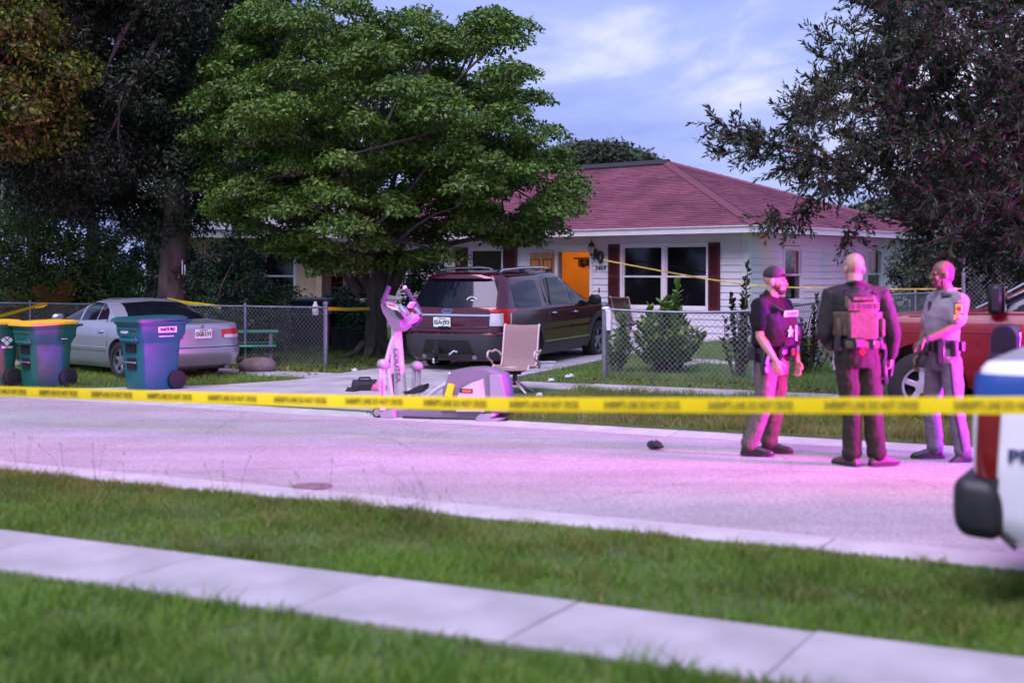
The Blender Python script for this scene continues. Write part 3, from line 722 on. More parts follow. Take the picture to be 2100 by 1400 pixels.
def car_root(name, label, cat, q, p, yaw=0, fwd='N', dz=0, pitch=0, group=None):
    """tail end of the car at road coordinates (q, p)"""
    v = rp(q, p); a = {'N': math.atan2(UX, -UY), 'L': RD + math.pi, 'R': RD}[fwd] + yaw
    t = thing(name, label, cat, (v.x, v.y, dz), a, group); t.rotation_euler = (0, -pitch, a); return t

# --- maroon sport utility vehicle in the driveway
m_maroon = paint("maroon_paint", (.078, .005, .018), .2, .5, 1.0)
def suv_body():
    return Body([(.24, .12, 4.80, .86), (.30, .08, 4.90, .93), (.42, .02, 4.97, .975), (.60, .0, 5.0, .985), (.70, .01, 5.0, .99), (.735, .07, 4.99, .985), (.80, .09, 4.98, 1.0), (.95, .10, 4.94, .995), (1.02, .11, 4.84, .99), (1.07, .12, 4.55, .985), (1.11, .13, 4.15, .975), (1.14, .14, 3.72, .965), (1.17, .155, 3.64, .945),
                 (1.40, .30, 3.24, .865), (1.58, .41, 2.96, .795), (1.65, .45, 2.84, .755), (1.69, .44, 2.72, .70), (1.72, .50, 2.55, .60), (1.745, .65, 2.35, .44), (1.755, .9, 2.1, .25)], rr=.26, rf=.42, bul=.075, tf=.06, tr=.035, Ln=5.0)
def build_suv(root, paint_m, rim_m):
    B = suv_body(); axle = [(1.10, .37), (3.96, .37)]
    b = link("body", B.mesh("body", zl((.24, .3, 2), (.3, .735, 12), (.735, 1.14, 18), (1.14, 1.65, 16), (1.65, 1.755, 9)) + [1.755], axle, .455), paint_m, root)
    MB().box((2.5, 0, .42), (4.2, 1.1, .3)).obj("underbody", m_under, root)
    # cladding, arches, sill
    for sg in (1, -1):
        B.side([(1.62, .29), (3.44, .29)], [(1.60, .46), (3.47, .46)], sg, .014).obj("sill_cladding", m_clad, root, 40)
        B.side([(1.60, .475), (3.46, .475)], [(1.60, .50), (3.46, .50)], sg, .02, 2).obj("chrome_strip", m_chrome, root, 40)
        for xa, za in axle:
            t0, t1 = (math.radians(8), math.radians(188)) if xa < 2 else (math.radians(-8), math.radians(172))
            mb = MB(); th = np.linspace(math.radians(-12), math.radians(192), 25); inner, outer = [], []
            for t in th:
                for rr_, lst in ((.452, inner), (.545, outer)):
                    x, z = xa + rr_ * math.cos(t), max(.25, za + rr_ * math.sin(t)); lst.append((x, z))
            vs = []
            for (x, z), (x2, z2) in zip(inner, outer): vs += [(x, sg * (B.y(x, z) - .05), z), (x, sg * (B.y(x, z) + .02), z), (x2, sg * (B.y(x2, z2) + .018), z2), (x2, sg * (B.y(x2, z2) - .02), z2)]
            fs = []
            for i in range(len(th) - 1):
                for j in range(3): a = i * 4 + j; fs.append((a, a + 1, a + 5, a + 4))
            mb.add(vs, fs).obj("wheel_arch", m_clad, root, 50)
        # side glass
        q = B.side([(.60, 1.13), (1.02, 1.115), (1.50, 1.13), (1.56, 1.2)], [(.66, 1.52), (.95, 1.56), (1.48, 1.59), (1.56, 1.56)], sg, .006).obj("side_window", m_tint, root, 40)
        B.side([(1.84, 1.14), (2.66, 1.11)], [(1.90, 1.60), (2.66, 1.615)], sg, .006).obj("side_window", m_tint, root, 40)
        MB().tube([(1.86 + .2 * t, sg * (B.y(2.0, 1.13 + .48 * t) + .010), 1.13 + .48 * t) for t in (1, .66, .33, 0)], .012, 5).obj("window_trim", m_black, root)
        B.side([(2.74, 1.10), (3.56, 1.09), (3.62, 1.12)], [(2.74, 1.615), (2.86, 1.60), (3.22, 1.38)], sg, .006).obj("side_window", m_tint, root, 40)
        # door gaps, chrome handles
        B.sline([(2.70, .31), (2.70, .7), (2.70, 1.10), (2.70, 1.62)], sg, .006).obj("door_gap", m_seam, root)
        B.sline([(1.62, .85), (1.68, 1.0), (1.73, 1.12), (1.74, 1.4), (1.80, 1.60), (2.0, 1.655), (2.7, 1.66), (2.95, 1.58), (3.66, 1.13)], sg, .006).obj("door_gap", m_seam, root)
        B.sline([(3.52, .31), (3.52, .8), (3.60, 1.12)], sg, .005).obj("door_gap", m_seam, root)
        for hx, hz in ((1.92, .985), (2.80, .965)):
            y = B.y(hx, hz); h = MB(); h.tube([(hx - .08, sg * (y + .02), hz), (hx, sg * (y + .042), hz), (hx + .09, sg * (y + .02), hz)], .018, 6); h.obj("door_handle", m_chrome, root, 60)
            MB().ell((hx, sg * (y), hz - .01), (.075, .012, .045)).obj("handle_recess", m_seam, root)
        # mirror, rails
        y = B.y(3.42, 1.1); mm = MB(); mm.box((3.45, sg * (y + .14), 1.16), (.13, .24, .19), bev=.05); mm.box((3.46, sg * (y + .02), 1.1), (.08, .1, .06)); mm.obj("mirror", m_black, root, 40)
        rail = [(.62, sg * .60, 1.715), (.74, sg * .615, 1.775), (1.4, sg * .63, 1.795), (2.2, sg * .62, 1.79), (2.52, sg * .60, 1.765), (2.66, sg * .585, 1.72)]
        rr_ = MB().tube(rail, .024, 8).obj("roof_rail", m_chrome, root, 60)
        f = MB()
        for i in (0, 2, 4): f.box((rail[i][0] + .05, rail[i][1], 1.735), (.16, .05, .07), bev=.015)
        f.obj("rail_foot", m_black, root)
        # tail lamp: red hook over a clear block
        B.side([(.14, .84), (.34, .86)], [(.16, 1.06), (.42, 1.06)], sg, .012, 5, 10).obj("tail_lamp", m_red, root, 40)
        B.rear([(sg * .74, .84), (sg * .99, .84)], [(sg * .74, 1.05), (sg * .985, 1.05)], .012, 4, 8).obj("tail_lamp", m_lens, root, 40)
        B.rear([(sg * .74, 1.06), (sg * .985, 1.06)], [(sg * .76, 1.12), (sg * .965, 1.12)], .014, 3, 8).obj("tail_lamp", m_red, root, 40)
        B.side([(.14, 1.06), (.46, 1.055)], [(.16, 1.12), (.64, 1.12)], sg, .014, 3, 10).obj("tail_lamp", m_red, root, 40)
        B.rear([(sg * .52, .545), (sg * .80, .545)], [(sg * .52, .575), (sg * .80, .575)], .016, 2, 8).obj("reflector", m_red, root)
    # tail: glass, bar, bumper
    B.rear([(-.80, 1.165), (0, 1.145), (.80, 1.165)], [(-.70, 1.60), (0, 1.62), (.70, 1.60)], .008, 6, 24).obj("rear_window", m_tint, root, 40)
    B.rear([(-.64, 1.635), (.64, 1.635)], [(-.55, 1.70), (.55, 1.70)], .07, 2, 16).obj("spoiler", paint_m, root, 40)
    B.rear([(-.74, 1.005), (.74, 1.005)], [(-.74, 1.035), (.74, 1.035)], .022, 2, 20).obj("chrome_bar", m_chrome, root, 40)
    B.rear([(-.98, .30), (-.5, .27), (.5, .27), (.98, .30)], [(-.98, .66), (-.6, .70), (.6, .70), (.98, .66)], .02, 6, 28).obj("bumper", m_clad, root, 40)
    B.rear([(-.5, .36), (.5, .36)], [(-.4, .60), (.4, .60)], .026, 3, 16).obj("bumper_insert", m_under, root, 40)
    for yy in (-.48, .48): MB().lathe([(.035, 0), (.05, .02), (.05, .2)], 14, (-.02, yy, .31), 'X').obj("exhaust", m_galv, root, 50)
    for pts in ([(-.7, .80), (0, .775), (.7, .80)], [(-.78, .735), (.78, .735)]):
        MB().tube([(B.xr(y, z) - .002, y, z) for y, z in [(pts[0][0] + (pts[-1][0] - pts[0][0]) * t, np.interp(t, np.linspace(0, 1, len(pts)), [p[1] for p in pts])) for t in np.linspace(0, 1, 15)]], .006, 5).obj("tailgate_gap", m_seam, root)
    for xa, _ in axle:
        for sg in (1, -1): wheel(root, xa, sg * .86, .37, .24, rim_m, 5, twin=True)
    return B
suv = car_root("parked_suv", "dark maroon sport utility vehicle parked in the driveway, seen from its tail", "car", -11.28, 19.3, math.radians(0), 'N', .03, math.radians(1.2)); suv.scale = (1, 1, .975)
B = build_suv(suv, m_maroon, m_galv)
plate(suv, B.xr(.12, .9) - .02, .14, .895, "ISA J93", .33)
em = MB().lathe([(.001, 0), (.10, 0), (.10, .012), (.09, .016), (.001, .016)], 24); em.v = [(-.0 - z + B.xr(0, 1.09) - .006, x + .05, y * .42 + 1.085) for x, y, z in em.v]; eo = em.obj("emblem", M("blue_emblem", (.02, .05, .2), .3), suv)
RT = rotm(0, 0, math.radians(-90)) @ FACE
text("Ford", .075, m_chrome, "lettering", eo, (B.xr(0, 1.09) - .026, .05, 1.083), RT, .002, .3, .13, .001)
rg = MB(); rg.tube([(B.xr(0, 1.09) - .02, .05 + .1 * math.cos(t), 1.085 + .042 * math.sin(t)) for t in np.linspace(0, 6.283, 25)], .005, 5); rg.obj("emblem_rim", m_chrome, suv)
text("FLEXFUEL", .035, m_chrome, "badge", suv, (B.xr(-.6, .83) - .008, -.6, .825), RT, .002, 0, .2)
hb = MB(); hb.box((-.10, .12, .41), (.26, .065, .065)); hb.box((-.22, .12, .40), (.03, .09, .36), bev=.008); hb.box((-.26, .12, .33), (.14, .07, .05)); hb.lathe([(.012, 0), (.012, .05), (.025, .06), (.027, .08), (.015, .105), (.001, .107)], 10, (-.31, .12, .33)); hb.obj("tow_hitch", m_black, suv)
MB().ell((-.31, .12, .26), (.026, .026, .05)).obj("hitch_pin", m_chrome, suv); MB().tube([(-.1, -.02, .4), (-.14, -.08, .36), (-.1, -.14, .42), (-.08, -.2, .40)], .02, 6).obj("trailer_plug", m_chrome, suv)
mk = MB(); xx = B.xr(-.42, 1.27) - .014
mk.ell((xx, -.36, 1.24), (.004, .055, .04)); 
for k in range(7): a = .5 + k * .36; mk.ell((xx, -.36 + .10 * math.cos(a), 1.25 + .075 * math.sin(a)), (.003, .013, .016), None, 8, 5)
mk.obj("sticker", m_white, suv)
MB().ell((xx - .01, -.02, 1.195), (.012, .22, .014)).obj("wiper", m_black, suv)
MB().box((B.xr(.1, .78) - .012, .10, .80), (.02, .22, .055), bev=.01).obj("tailgate_pull", m_seam, suv)
MB().add([(B.xr(.1, .8) - .026, .20, .815), (B.xr(.1, .8) - .026, .14, .815), (B.xr(.1, .8) - .026, .185, .765)], [(0, 1, 2)]).obj("tag", m_red, suv)
for y in (-.55, .55): MB().tube([(1.0, y * .9, 1.76), (2.3, y * .9, 1.765)], .012, 6).obj("roof_rib", m_maroon, suv)

# --- silver sedan on the verge
m_silver = paint("silver_paint", (.38, .41, .48), .3, .55, .7)
sed = car_root("parked_sedan", "silver four door sedan parked behind the bins, seen from its rear corner", "car", -14.25, 16.6, math.radians(-17), 'L', .02); sed.scale = (1, 1, .95)
B = Body([(.17, .25, 4.5, .74), (.25, .10, 4.68, .82), (.40, .02, 4.77, .86), (.52, .0, 4.80, .875), (.56, .03, 4.79, .88), (.72, .05, 4.76, .89), (.80, .06, 4.70, .885), (.86, .07, 4.50, .88), (.91, .085, 4.1, .87), (.94, .12, 3.75, .86), (.955, .32, 3.5, .85), (.97, .62, 3.40, .838), (.985, .92, 3.33, .825),
          (1.10, 1.12, 3.05, .765), (1.22, 1.38, 2.76, .70), (1.29, 1.60, 2.58, .64), (1.325, 1.75, 2.42, .56), (1.345, 1.95, 2.25, .40), (1.352, 2.05, 2.15, .2)], rr=.30, rf=.5, bul=.07, tf=.10, tr=.07, Ln=4.8)
axle = [(1.06, .315), (3.77, .315)]
link("body", B.mesh("body", zl((.17, .52, 8), (.52, .94, 16), (.94, .985, 5), (.985, 1.29, 12), (1.29, 1.352, 7)) + [1.352], axle, .375), m_silver, sed)
MB().box((2.4, 0, .3), (4.0, 1.0, .24)).obj("underbody", m_under, sed)
for sg in (1, -1):
    B.side([(1.50, 1.005), (1.80, .99), (1.82, .99)], [(1.60, 1.16), (1.82, 1.265), (1.84, 1.265)], sg, .006, 5, 10).obj("side_window", m_tint, sed, 40)
    B.side([(1.86, .985), (2.34, .97)], [(1.87, 1.27), (2.36, 1.285)], sg, .006).obj("side_window", m_tint, sed, 40)
    B.side([(2.42, .968), (3.20, .955), (3.24, .96)], [(2.42, 1.285), (2.55, 1.26), (2.95, 1.10)], sg, .006).obj("side_window", m_tint, sed, 40)
    for pts in ([(2.38, .22), (2.38, .6), (2.38, .95), (2.38, 1.29)], [(1.44, .55), (1.40, .75), (1.48, .95), (1.56, 1.12), (1.80, 1.29), (2.38, 1.305), (2.6, 1.27), (3.3, .95)], [(3.30, .22), (3.28, .6), (3.32, .93)]):
        B.sline(pts, sg, .005).obj("door_gap", m_seam, sed)
    B.side([(1.48, .475), (3.25, .47)], [(1.48, .515), (3.25, .51)], sg, .018, 2).obj("side_moulding", m_silver, sed, 40)
    B.side([(1.48, .508), (3.25, .504)], [(1.48, .516), (3.25, .512)], sg, .022, 2).obj("chrome_strip", m_chrome, sed, 40)
    for hx in (1.62, 2.56):
        y = B.y(hx, .79); MB().box((hx, sg * (y + .012), .79), (.17, .03, .045), bev=.012).obj("door_handle", m_silver, sed); MB().ell((hx, sg * y, .785), (.07, .01, .03)).obj("handle_recess", m_seam, sed)
    y = B.y(3.05, .98); mm = MB(); mm.box((3.05, sg * (y + .11), 1.0), (.12, .2, .13), bev=.04); mm.box((3.1, sg * (y + .02), .97), (.1, .1, .05)); mm.obj("mirror", m_silver, sed, 40)
    r1 = B.rear([(sg * .36, .71), (sg * .80, .71), (sg * .84, .71)], [(sg * .36, .84), (sg * .80, .86), (sg * .82, .86)], .010, 4, 14).obj("tail_lamp", m_red, sed, 40)
    B.rear([(sg * .40, .70), (sg * .72, .695)], [(sg * .40, .755), (sg * .72, .755)], .014, 2, 10).obj("tail_lamp", m_lens, sed, 40)
    B.side([(.09, .71), (.30, .72)], [(.10, .86), (.36, .85)], sg, .010, 4, 10).obj("tail_lamp", m_red, sed, 40)
    B.side([(.06, .42), (.66, .44)], [(.06, .455), (.66, .46)], sg, .006, 2, 12).obj("bumper_strip", m_silver, sed, 40)
B._patch(lambda y, z, o: (B.xr(y, z) - o, y, z), [(-.72, 1.0), (0, .985), (.72, 1.0)], [(-.54, 1.275), (0, 1.30), (.54, 1.275)], .012, 6, 24).obj("rear_window", m_tint, sed, 40)
B.rear([(-.80, .545), (.80, .545)], [(-.80, .56), (.80, .56)], .006, 2, 20).obj("bumper_gap", m_seam, sed)
B.rear([(-.86, .25), (.86, .25)], [(-.86, .545), (.86, .545)], .035, 5, 26).obj("bumper", m_silver, sed, 40)
plate(sed, B.xr(0, .77) - .02, .0, .775, "GGE LV1", .31)
MB().box((B.xr(0, .9) - .008, 0, .895), (.012, .065, .055), bev=.01).obj("emblem", m_chrome, sed); MB().box((B.xr(0, .9) - .016, 0, .895), (.006, .03, .03)).obj("emblem", m_silver, sed)
MB().lathe([(.03, 0), (.035, .25)], 10, (-.0, -.45, .2), 'X').obj("exhaust", m_galv, sed)
for xa, _ in axle:
    for sg in (1, -1): wheel(sed, xa, sg * .775, .315, .20, m_galv, 6)

# --- red pickup on the right-hand verge
m_redp = paint("red_paint", (.15, .001, .007), .4, 0, .2)
red = car_root("red_pickup", "red pickup truck parked beyond the officers, facing left, with a towing mirror", "truck", 1.78, 16.75, 0, 'L', .03)
B = Body([(.38, .1, 5.5, .88), (.5, .02, 5.68, .95), (.75, .0, 5.72, .98), (1.0, .0, 5.70, .985), (1.12, .0, 5.66, .97), (1.17, .0, 5.56, .95), (1.20, .01, 5.3, .93), (1.225, .02, 4.9, .92), (1.25, .03, 4.35, .915), (1.27, 2.22, 4.15, .90),
          (1.5, 2.26, 3.72, .84), (1.72, 2.32, 3.38, .77), (1.80, 2.36, 3.25, .71), (1.84, 2.45, 3.1, .6), (1.86, 2.6, 2.9, .4)], rr=.12, rf=.3, bul=.02, tf=.05, tr=.01, Ln=5.72)
axle = [(1.1, .39), (4.75, .39)]
link("body", B.mesh("body", zl((.38, .75, 6), (.75, 1.12, 8), (1.12, 1.27, 14), (1.27, 1.8, 10), (1.8, 1.86, 4)) + [1.86], axle, .50), m_redp, red)
for sg in (1, -1):
    B.side([(2.42, 1.275), (3.02, 1.265)], [(2.46, 1.70), (3.02, 1.72)], sg, .006).obj("side_window", m_tint, red, 40)
    B.side([(3.08, 1.265), (4.02, 1.265), (4.06, 1.27)], [(3.08, 1.72), (3.3, 1.70), (3.80, 1.42)], sg, .006).obj("side_window", m_tint, red, 40)
    for pts in ([(3.05, .45), (3.05, .9), (3.05, 1.25), (3.05, 1.74)], [(4.14, .45), (4.14, .9), (4.2, 1.25)], [(2.2, .45), (2.2, .9), (2.2, 1.22)]): B.sline(pts, sg, .006).obj("door_gap", m_seam, red)
    B.sline([(2.4, 1.245), (3.2, 1.235), (4.1, 1.23), (4.9, 1.19)], sg, .008, .002).obj("belt_moulding", m_redp, red)
    B.sline([(2.4, 1.02), (4.1, 1.02), (5.4, 1.0)], sg, .010, .0).obj("body_line", m_redp, red)
    y = B.y(3.95, 1.3)
    mm = MB(); mm.box((3.93, sg * (y + .16), 1.40), (.17, .20, .34), bev=.05); mm.box((3.95, sg * (y + .03), 1.3), (.16, .12, .08)); mo = mm.obj("mirror", m_black, red, 40)
    MB().box((3.835, sg * (y + .16), 1.40), (.012, .16, .29), bev=.005).obj("mirror_glass", M("mirror_glass", (.5, .5, .6), .05, 1, var=.02), mo)
    MB().tube([(4.18 - .8 * t, sg * (B.y(4.0, 1.28 + .47 * t) + .0) * (1 if t < .1 else 1), 1.29 + .47 * t) for t in np.linspace(0, 1, 6)], .014, 6).obj("windscreen_trim", m_chrome, red)
    MB().box((3.2, sg * (B.y(3.2, 1.05) + .012), 1.08), (.2, .03, .05), bev=.012).obj("door_handle", m_black, red)
    for xa, _ in axle: wheel(red, xa, sg * .86, .39, .26, m_chrome if False else M("steel_wheel", (.5, .5, .54), .35, .6), 5, rim_r=.225)
MB().box((2.9, 0, .55), (5.2, 1.1, .3)).obj("underbody", m_under, red)
bp = MB(); bp.box((5.74, 0, .62), (.16, 1.9, .24), bev=.05); bp.obj("bumper", m_chrome, red, 40)

# --- white patrol pickup at the right edge
m_cw = paint("police_white_paint", (.72, .72, .73), .3, 0, .6)
m_blue = M("blue_stripe_film", (.012, .06, .26), .35, var=.05)
tail = gnd(1990, 560 + EYE * F / 6.45)
qt = tail.x * UX + tail.y * UY; pt_ = tail.x * -UY + tail.y * UX
pol = car_root("police_pickup", "white police pickup with a blue stripe, cut off by the right edge", "truck", qt, pt_ + .98, 0, 'R', .0)
B = Body([(.42, .16, 5.6, .90), (.52, .04, 5.75, .95), (.80, .0, 5.80, .985), (1.05, .0, 5.78, .98), (1.20, .02, 5.7, .965), (1.26, .035, 5.4, .945), (1.29, .06, 5.0, .92), (1.30, .09, 4.4, .90), (1.315, 1.95, 4.2, .89), (1.6, 2.02, 3.75, .82), (1.86, 2.12, 3.35, .74), (1.91, 2.25, 3.2, .66), (1.94, 2.5, 2.9, .4)], rr=.09, rf=.3, bul=.015, tf=.05, tr=.01, Ln=5.8)
axle = [(1.22, .39), (4.85, .39)]
link("body", B.mesh("body", zl((.42, .8, 8), (.8, 1.2, 8), (1.2, 1.315, 12), (1.315, 1.86, 8), (1.86, 1.94, 4)) + [1.94], axle, .49), m_cw, pol)
for sg in (1, -1):
    B.side([(.0, 1.13), (.06, 1.13), (.12, 1.13), (4.0, 1.08)], [(.005, 1.235), (.06, 1.235), (.12, 1.235), (4.0, 1.18)], sg, .016, 4, 120).obj("stripe", m_blue, pol, 40)
    B.side([(.012, .74), (.12, .74)], [(.03, 1.06), (.14, 1.06)], sg, .012, 5, 8).obj("tail_lamp", M("dark_red_lens", (.16, .004, .008), .15, var=.3, coat=.6), pol, 40)
    B.side([(.02, .56), (.11, .56)], [(.014, .74), (.13, .74)], sg, .008, 4, 8).obj("lamp_surround", m_clad, pol, 40)
    B.side([(2.35, 1.33), (4.0, 1.32)], [(2.4, 1.8), (3.45, 1.78)], sg, .006).obj("side_window", m_tint, pol, 40)
    B.sline([(2.12, .5), (2.12, .9), (2.12, 1.28)], sg, .006).obj("door_gap", m_seam, pol)
    B.sline([(.3, .83), (1.4, .83), (2.1, .83)], sg, .008, -.002).obj("body_line", m_cw, pol)
    for xa, _ in axle: wheel(pol, xa, sg * .86, .39, .26, m_galv, 5, rim_r=.23)
R_ = rotm(0, 0, 0) @ FACE
text("PROTECT", .085, M("dark_blue_lettering", (.02, .035, .11), .5), "lettering", pol, (.40, -B.y(.4, .85) - .010, .85), R_, .002, 0, .46, .003)
bp = MB(); rs_ = []
for y, sx, sz in ((-1.0, .5, .55), (-.985, .8, .82), (-.95, 1, 1), (.95, 1, 1), (.985, .8, .82), (1.0, .5, .55)):
    rs_.append([(.03 + .115 * sx * math.copysign(abs(math.cos(t)) ** .55, math.cos(t)), y, .59 + .145 * sz * math.copysign(abs(math.sin(t)) ** .6, math.sin(t)) - .02 * math.cos(t)) for t in np.linspace(0, 2 * math.pi, 28, endpoint=False)])
bp.loft(rs_); bp.obj("bumper", m_black, pol, 60); MB().box((.0, 0, .47), (.1, 1.5, .06)).obj("bumper_bracket", m_black, pol)
MB().tube([(.12, -.90, .47), (.2, -.90, .40)], .015, 6).obj("tie_down", m_black, pol)
MB().lathe([(.001, -.01), (.022, -.01), (.022, .01), (.001, .01)], 10, (.045, -.975, 1.10), 'Y').obj("marker_lamp", m_lens, pol)
m_lr = M("red_beacon_lens", (.6, .02, .02), .2, emit=(1, .03, .04), es=14); m_lb = M("blue_beacon_lens", (.02, .05, .6), .2, emit=(.1, .12, 1), es=14)
def lightbar(root, x, z, w=1.1):
    MB().box((x, 0, z), (.26, w, .05), bev=.015).obj("light_bar", m_black, root)
    for k, y in enumerate((-.36, -.12, .12, .36)): MB().box((x, y * w / 1.1, z + .055), (.24, .22 * w / 1.1, .06), bev=.02).obj("beacon", m_lr if k < 2 else m_lb, root)
MB().box((2.9, 0, 1.95), (.1, 1.0, .04)).obj("light_bar", m_black, pol)
# --- patrol car down the road to the right, whose beacons light the scene
pc = car_root("patrol_car", "white patrol car with red and blue roof beacons down the road on the right", "car", 8.6, 13.3, math.radians(2), 'L', .02)
pcv = rp(12.7, 14.2)
build_suv(pc, m_cw, m_galv); lightbar(pc, 1.9, 1.84, 1.2)
def beacon(y, col, e, x=2.0, z=1.98, spot=None):
    l = bpy.data.lights.new("beacon", 'SPOT' if spot else 'POINT'); l.energy = e; l.color = col; l.shadow_soft_size = .12
    o = bpy.data.objects.new("beacon", l); C.objects.link(o); o.parent = pc; o.location = (x + (.16 if spot else 0), y, z)
    if spot: l.spot_size = math.radians(spot); l.spot_blend = 1.0; o.rotation_euler = (math.radians(95.5), 0, math.radians(-90 + 6))
    return o
beacon(-.38, (1, .012, .16), 5500, spot=42); beacon(.38, (.30, .03, 1), 6000, spot=42)
beacon(-.30, (1, .03, .16), 900, z=2.03); beacon(.30, (.26, .06, 1), 1050, z=2.03)
for sg, mm_, col in ((1, m_lr, (1, .012, .16)), (-1, m_lb, (.30, .03, 1))):
    MB().box((5.02, sg * .45, .80), (.05, .34, .07), bev=.015).obj("grille_light", mm_, pc)
    l = bpy.data.lights.new("grille_lamp", 'SPOT'); l.energy = 6000; l.color = col; l.shadow_soft_size = .1; l.spot_size = math.radians(46); l.spot_blend = 1
    o = bpy.data.objects.new("grille_lamp", l); C.objects.link(o); o.parent = pc; o.location = (5.12, sg * .45, .82); o.rotation_euler = (math.radians(99), 0, math.radians(-90 + 9))
# ------------------------------------------------------------------ wheeled bins
m_teal = M("teal_plastic", (.006, .105, .115), .42, var=.12, scale=5); m_grnb = M("green_plastic", (.010, .115, .085), .42, var=.12, scale=5)
m_lidy = M("yellow_lid", (.72, .40, .02), .45, var=.1); m_lidt = M("dark_teal_lid", (.008, .075, .082), .42, var=.1)
def bin_(name, label, x, y, rz, m_b, m_l, H=1.06, sx=1.0):
    r = thing(name, label, "bin", (x, y, gzxy(x, y) + .02), rz, "wheeled bins at the kerb"); k = H / 1.06
    def ring(hx, hy, z, sh=0, b=.06):
        pts = []
        for cx_, cy_, a0 in ((hx, hy, 0), (-hx, hy, 90), (-hx, -hy, 180), (hx, -hy, 270)):
            for t in (0, 30, 60, 90):
                a = math.radians(a0 + t); pts.append((cx_ - math.copysign(b, cx_) + b * math.cos(a) + sh, cy_ - math.copysign(b, cy_) + b * math.sin(a), z * k))
        return pts
    hs = [(.27, .23, .0, 0), (.275, .235, .02, 0), (.30, .26, .30, .0), (.325, .275, .66, .0), (.33, .28, .70, 0), (.385, .315, .80, 0), (.39, .32, .90, 0), (.40, .325, .94, 0), (.415, .34, .945, 0), (.42, .345, .985, 0), (.40, .33, .99, 0)]
    MB().loft([ring(a * sx, b * sx, z, s) for a, b, z, s in hs]).obj("body", m_b, r, 35)
    lid = MB().loft([ring(.44 * sx, .355 * sx, z_, .0, .07) for z_ in (.99, 1.0)] + [ring(.435 * sx, .35 * sx, 1.03, 0, .07), ring(.38 * sx, .30 * sx, 1.055, 0, .07), ring(.2 * sx, .15 * sx, 1.06, 0, .06)])
    lo_ = lid.obj("lid", m_l, r, 35); lo_.rotation_euler = (0, math.radians(-1.5), 0)
    MB().tube([(.44 * sx, -.27 * sx, .97 * k), (.50 * sx, -.26 * sx, .98 * k), (.50 * sx, .26 * sx, .98 * k), (.44 * sx, .27 * sx, .97 * k)], .017, 8).obj("handle", m_b, r, 40)
    for s in (-1, 1):
        w = MB().lathe([(.001, -.028), (.05, -.03), (.06, -.02), (.115, -.03), (.135, -.02), (.135, .02), (.115, .03), (.06, .02), (.05, .03), (.001, .028)], 24, (.25 * sx, s * .285 * sx, .135), 'Y').obj("wheel", m_rubber, r, 40)
        h = MB()
        for q in range(6):
            a = q * 1.047; h.box((.25 * sx + .08 * math.cos(a), s * .285 * sx, .135 + .08 * math.sin(a)), (.07, .05, .014), rotm(0, -a, 0))
        h.obj("spokes", m_black, w)
    # front lift ledge and pocket
    f = MB(); f.box((-.365 * sx, 0, .72 * k), (.09, .36 * sx, .05), bev=.012); f.box((-.385 * sx, 0, .885 * k), (.06, .50 * sx, .05), bev=.012)
    for s in (-1, 1): f.box((-.35 * sx, s * .19 * sx, .77 * k), (.08, .04, .13), bev=.01)
    f.obj("lift_ledge", m_b, r)
    MB().box((-.322 * sx, 0, .60 * k), (.03, .26 * sx, .12)).box((-.31 * sx, 0, .38 * k), (.03, .22 * sx, .16)).obj("lift_pocket", m_seam, r)
    MB().tube([(-.335 * sx, -.13 * sx, .40 * k), (-.335 * sx, .13 * sx, .40 * k)], .014, 6).obj("lift_bar", m_galv, r)
    return r, k
g = gnd(310, 806); b1, k = bin_("wheeled_bin", "teal wheeled bin with a dark lid standing before the sedan's tail", g.x, g.y, math.radians(47), m_teal, m_lidt, 1.05)
SIDE = rotm(0, 0, 0) @ FACE
bp_ = MB().box((.06, -.328, .86), (.30, .012, .085), bev=.002).obj("label_plate", m_white, b1); text("WASTE PRO", .062, m_ink, "lettering", bp_, (.06, -.336, .86), SIDE, .001, 0, .25, .004)
MB().box((.05, -.310, .765), (.24, .012, .012)).obj("label_line", m_white, b1)
text("0122609", .05, m_white, "lettering", b1, (-.392, .06, .825), rotm(0, 0, math.radians(-90)) @ FACE, .001, 0, .2, .003)
g = gnd(92, 800); b2, k = bin_("wheeled_bin", "green wheeled bin with a bright yellow lid, second from the left", g.x, g.y, math.radians(47), m_grnb, m_lidy, .97, .93)
text("T", .1, m_white, "lettering", b2, (.10, -.294, .80), SIDE, .001); MB().box((.15, -.294, .70), (.09, .003, .012)).obj("label_line", m_white, b2)
g = gnd(-18, 799); b3, k = bin_("wheeled_bin", "green yellow lidded bin cut off by the left edge of the view", g.x, g.y, math.radians(40), m_grnb, m_lidy, .97, .93)
e3 = MB()
for (dx, dz, w) in ((0, .05, .055), (-.05, 0, .055), (.05, 0, .055), (0, -.045, .055)): e3.box((.13 + dx, -.290, .68 + dz), (w, .004, w), rotm(0, math.radians(45), 0))
e3.obj("emblem", m_white, b3); text("RECYCLE", .04, m_white, "lettering", b3, (.13, -.282, .575), SIDE, .001, 0, .16, .002)

